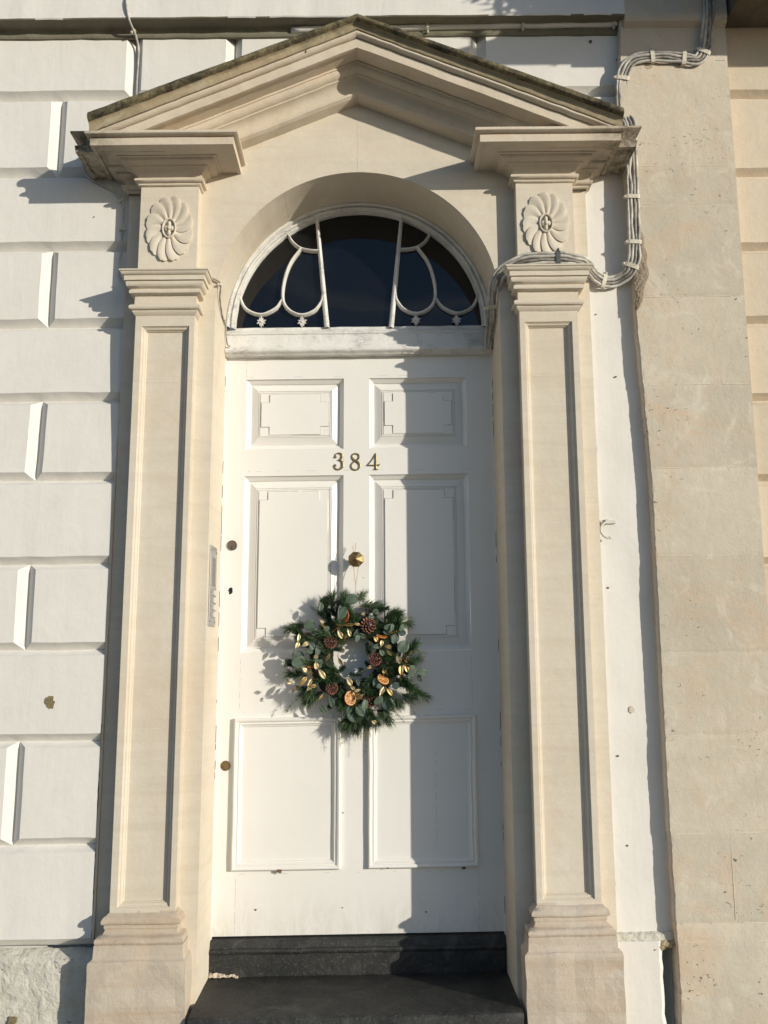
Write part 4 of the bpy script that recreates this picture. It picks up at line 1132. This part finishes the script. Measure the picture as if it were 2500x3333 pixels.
GL = [(345, 905, 85, 30, 82, 0), (332, 968, 78, 36, 60, 0), (402, 960, 72, 40, 28, 0), (548, 758, 50, 28, -45, 0), (565, 790, 70, 26, -50, 1), (792, 785, 95, 36, 4, 1), (714, 872, 95, 44, -62, 0), (795, 858, 72, 34, -70, 0), (765, 900, 60, 24, 70, 1), (860, 782, 70, 24, -5, 1), (605, 1080, 82, 28, 65, 1), (714, 1112, 88, 34, -56, 1),
      (500, 1070, 46, 40, 40, 0), (500, 1148, 75, 46, -80, 0), (552, 1222, 110, 48, -58, 0), (382, 1290, 120, 42, 48, 1), (448, 1300, 80, 36, 65, 0), (445, 1345, 70, 34, 45, 0), (472, 1330, 74, 34, 8, 1), (266, 1296, 56, 38, 0, 0), (306, 1360, 52, 24, 60, 1), (797, 1292, 86, 48, -58, 0), (826, 1348, 56, 32, -40, 0), (865, 1372, 66, 26, 18, 0), (890, 1430, 86, 34, 38, 1),
      (920, 690, 36, 34, 10, 0), (1082, 955, 64, 34, 82, 0), (1140, 985, 68, 34, -12, 1), (1150, 1035, 72, 28, -48, 1), (1238, 1096, 86, 56, -62, 0), (1252, 1195, 96, 48, 86, 1), (1275, 1180, 80, 22, 84, 0), (1302, 1178, 72, 38, -68, 1), (1342, 1045, 66, 20, 50, 1), (1086, 1380, 98, 42, 68, 0), (1150, 1380, 92, 36, -50, 1), (1100, 1208, 40, 28, 80, 1), (1015, 1645, 48, 38, -30, 0),
      (545, 1430, 74, 20, 56, 1), (1030, 915, 60, 40, -50, 1), (972, 1165, 50, 32, 20, 1), (400, 1185, 62, 34, -40, 0)]
for cx, cy, L, Wd, an, dk in GL:
    leaf('gold_leaf', cx, cy, L * 1.0, Wd * 1.02, an, GOLDD if dk else GOLD, -.106 if (cx, cy) != (714, 1112) else -.05, random.uniform(-25, 25), .25, .3, yaw=random.uniform(-15, 15))
# pine cones
def cone(cx, cy, r, ax, y=-.085):
    c = wp(cx, cy, y); r *= .000388; ax = Vector(ax).normalized(); e1 = ax.cross(Vector((.2, 1, .3))).normalized(); e2 = ax.cross(e1)
    mb = MB(); ns = 58
    rows = []
    for v in range(8):
        ph = math.pi * v / 7; rows.append([tuple(c + ax * (r * .75 * math.cos(ph)) + (e1 * math.cos(2 * math.pi * k / 12) + e2 * math.sin(2 * math.pi * k / 12)) * (r * .62 * math.sin(ph))) for k in range(12)])
    mb.grid(rows, closed=True)
    for k in range(ns):
        t = (k + .5) / ns; ph = math.acos(1 - 1.75 * t); th = k * 2.39996
        rd = e1 * math.cos(th) + e2 * math.sin(th); out = (ax * math.cos(ph) * 1.05 + rd * math.sin(ph)); 
        tan = (ax * math.sin(ph) - rd * math.cos(ph)) * -1
        b = c + out * r * .50; dirv = (out + ax * .35).normalized(); L = r * (.36 + .24 * math.sin(ph)); w = r * .135; sd = dirv.cross(ax); sd = sd.normalized() if sd.length > .05 else e1; th_ = dirv.cross(sd) * r * .05
        mb.cur = 0
        p0, p1 = b - sd * w * .6, b + sd * w * .6; m0, m1 = b + dirv * L * .7 - sd * w, b + dirv * L * .7 + sd * w; t0 = b + dirv * L
        for sg in (-1, 1):
            mb.cur = 0; mb.poly([tuple(q + th_ * sg) for q in (p0, p1, m1, m0)]); mb.cur = 1; mb.poly([tuple(m0 + th_ * sg), tuple(m1 + th_ * sg), tuple(t0 + sd * w * .5 + th_ * sg), tuple(t0 - sd * w * .5 + th_ * sg)])
        mb.cur = 1
        mb.poly([tuple(t0 + sd * w * .5 + th_), tuple(t0 - sd * w * .5 + th_), tuple(t0 - sd * w * .5 - th_), tuple(t0 + sd * w * .5 - th_)])
        for a_, b_ in ((m0, p0), (p1, m1)): mb.poly([tuple(a_ + th_), tuple(b_ + th_), tuple(b_ - th_), tuple(a_ - th_)])
    return mb.build('pine_cone', [CONE, CONET], wr, slope=False)
cone(965, 792, 70, (.35, -1, .25), -.088); cone(625, 940, 58, (-.2, -1, .3)); cone(1025, 1095, 58, (-.25, -1, .2)); cone(640, 1350, 54, (0, -1, -.1)); cone(975, 1465, 60, (-.1, -1, .5), -.07); cone(415, 905, 52, (-.5, -1, .3), -.062)
# orange slices
def slice_(cx, cy, r, nrm, y=-.098):
    c = wp(cx, cy, y); r *= .000388; nrm = Vector(nrm).normalized(); e1 = nrm.cross(Vector((0, .3, 1))).normalized(); e2 = nrm.cross(e1)
    mb = MB(); n = 40; h = .0022
    def ring(rr, hh, ph=0): return [tuple(c + (e1 * math.cos(2 * math.pi * k / n) + e2 * math.sin(2 * math.pi * k / n)) * rr * (1 + .02 * math.sin(3 * 2 * math.pi * k / n)) + nrm * hh) for k in range(n)]
    mb.cur = 0; mb.grid([ring(r * .93, -h), ring(r, -h * .4), ring(r, h * .4), ring(r * .94, h)], closed=True)
    mb.cur = 1; mb.grid([ring(r * .94, h), ring(r * .82, h * .9)], closed=True); mb.grid([ring(r * .93, -h), ring(r * .82, -h * .9)], closed=True)
    for sg in (1, -1):
        mb.cur = 1; mb.face(*[mb.vert(*q) for q in ring(r * .83, sg * h * .55)])
        for k in range(9):
            a0, a1 = 2 * math.pi * (k + .06) / 9, 2 * math.pi * (k + .94) / 9; mb.cur = 2
            pts = [c + (e1 * math.cos((a0 + a1) / 2) + e2 * math.sin((a0 + a1) / 2)) * r * .10]
            for j in range(6):
                a = a0 + (a1 - a0) * j / 5; pts.append(c + (e1 * math.cos(a) + e2 * math.sin(a)) * r * .80)
            mid = sum(pts, Vector()) / len(pts) + nrm * sg * h * (1.0 + .25 * (k % 3)); pts = [p + nrm * sg * h * .75 for p in pts]
            for j in range(len(pts)): mb.poly([tuple(pts[j]), tuple(pts[(j + 1) % len(pts)]), tuple(mid)])
    return mb.build('orange_slice', [RIND, PITH, FLESH], wr, slope=False)
slice_(806, 1437, 66, (.85, -1, .15), -.095); slice_(1095, 1272, 58, (.75, -1, .95), -.090); slice_(752, 705, 66, (-1.0, -.75, .1), -.085); slice_(1085, 890, 50, (.1, -.35, 1), -.090); slice_(450, 1150, 50, (.0, -.35, 1), -.085)
# seeded sprays
def spray(pts, n, name='seed_spray', y=-.05):
    C = catmull([tuple(wp(a, b, y)) for a, b in pts], 6); mb = MB(); mb.cur = 1; mb.tube(C, .0006, 4); mb.cur = 0
    for k in range(n):
        p = C[int(random.uniform(.15, 1) * (len(C) - 1))] + Vector([random.gauss(0, .0035) for _ in range(3)]); r = random.uniform(.0009, .0018)
        v = [mb.vert(p.x + a * r, p.y + b * r, p.z + c * r) for a, b, c in ((1, 0, 0), (-1, 0, 0), (0, 1, 0), (0, -1, 0), (0, 0, 1.3), (0, 0, -1.3))]
        for f in ((0, 2, 4), (2, 1, 4), (1, 3, 4), (3, 0, 4), (2, 0, 5), (1, 2, 5), (3, 1, 5), (0, 3, 5)): mb.face(*[v[i] for i in f])
    mb.build(name, [SEED, TWIG], wr, slope=False)
random.seed(3)
for pts, n in (([(900, 600), (930, 530), (965, 455)], 40), ([(520, 660), (460, 630), (415, 590)], 45), ([(1330, 940), (1400, 1010), (1500, 1050)], 40), ([(1380, 990), (1430, 1050), (1470, 1110)], 30), ([(1170, 1540), (1230, 1590), (1290, 1660)], 40), ([(1270, 1440), (1340, 1500), (1385, 1580)], 40), ([(1350, 1380), (1410, 1440), (1435, 1510)], 35),
               ([(360, 1420), (280, 1490), (232, 1570)], 60), ([(690, 1600), (705, 1740), (715, 1880)], 60), ([(885, 1660), (895, 1740), (900, 1810)], 35), ([(960, 1660), (975, 1730), (985, 1785)], 25), ([(1230, 730), (1310, 715), (1385, 725)], 40), ([(450, 640), (540, 680), (600, 640)], 40), ([(760, 1000), (700, 1010), (690, 1080)], 8), ([(930, 1700), (940, 1800), (938, 1930)], 40), ([(420, 880), (370, 870), (350, 900)], 30)):
    spray(pts, n)
random.seed(9)
for (cx, cy) in ((705, 800), (440, 1215), (1300, 1120), (860, 1400), (1110, 1200), (1180, 860)):      # little gold seed clusters
    mb = MB(); p0 = wp(cx, cy, -.105)
    for _ in range(14):
        p = p0 + Vector([random.gauss(0, .006) for _ in range(3)]); r = random.uniform(.0012, .0024)
        mb.lathe([(.0003, -r), (r * .8, -r * .5), (r, 0), (r * .8, r * .5), (.0003, r)], tuple(p), 'y', 6)
    for _ in range(4): mb.tube([tuple(p0), tuple(p0 + Vector((random.gauss(0, .012), .01, random.gauss(0, .012))))], .0007, 4)
    mb.build('gold_seed_cluster', GOLDD, wr, slope=False)
# twine
mb = MB()
for pts in ([(-.0240, -.034, 1.268), (-.0180, -.040, 1.250), (-.0140, -.046, 1.215), (-.0110, -.050, 1.186)], [(.0030, -.034, 1.268), (-.0010, -.040, 1.250), (-.0055, -.046, 1.215), (-.0100, -.050, 1.186)],
            [(-.0105, -.050, 1.188), (-.0110, -.052, 1.165), (-.0105, -.055, 1.13)], [(-.0190, -.036, 1.296), (-.0150, -.042, 1.304), (-.0110, -.040, 1.320), (-.0095, -.036, 1.338)], [(-.0190, -.036, 1.296), (-.0195, -.030, 1.310), (-.0215, -.020, 1.330)]):
    mb.tube(catmull(pts, 6), .0011, 5)
mb.tube([(kx + .0125 * math.cos(a), -.034 + .002 * math.sin(3 * a), kz + .0125 * math.sin(a) + .002) for a in [2 * math.pi * k / 20 for k in range(21)]], .0012, 5)
mb.build('twine', TWINE, wr, slope=False)

random.seed(21)      # extra greenery closing the thin places of the ring
for (p0, p1) in (((700, 760), (640, 660)), ((700, 700), (700, 610)), ((620, 740), (580, 660)), ((1240, 1180), (1330, 1220)), ((1230, 1090), (1310, 1120)), ((1190, 1320), (1290, 1300))):
    sprig(wp(*p0, -.055), wp(*p1, -.065), FIR, 320, .026, .95, .0009, 'fir_sprig')
wr.scale = (1, WREATH_DEPTH, 1)
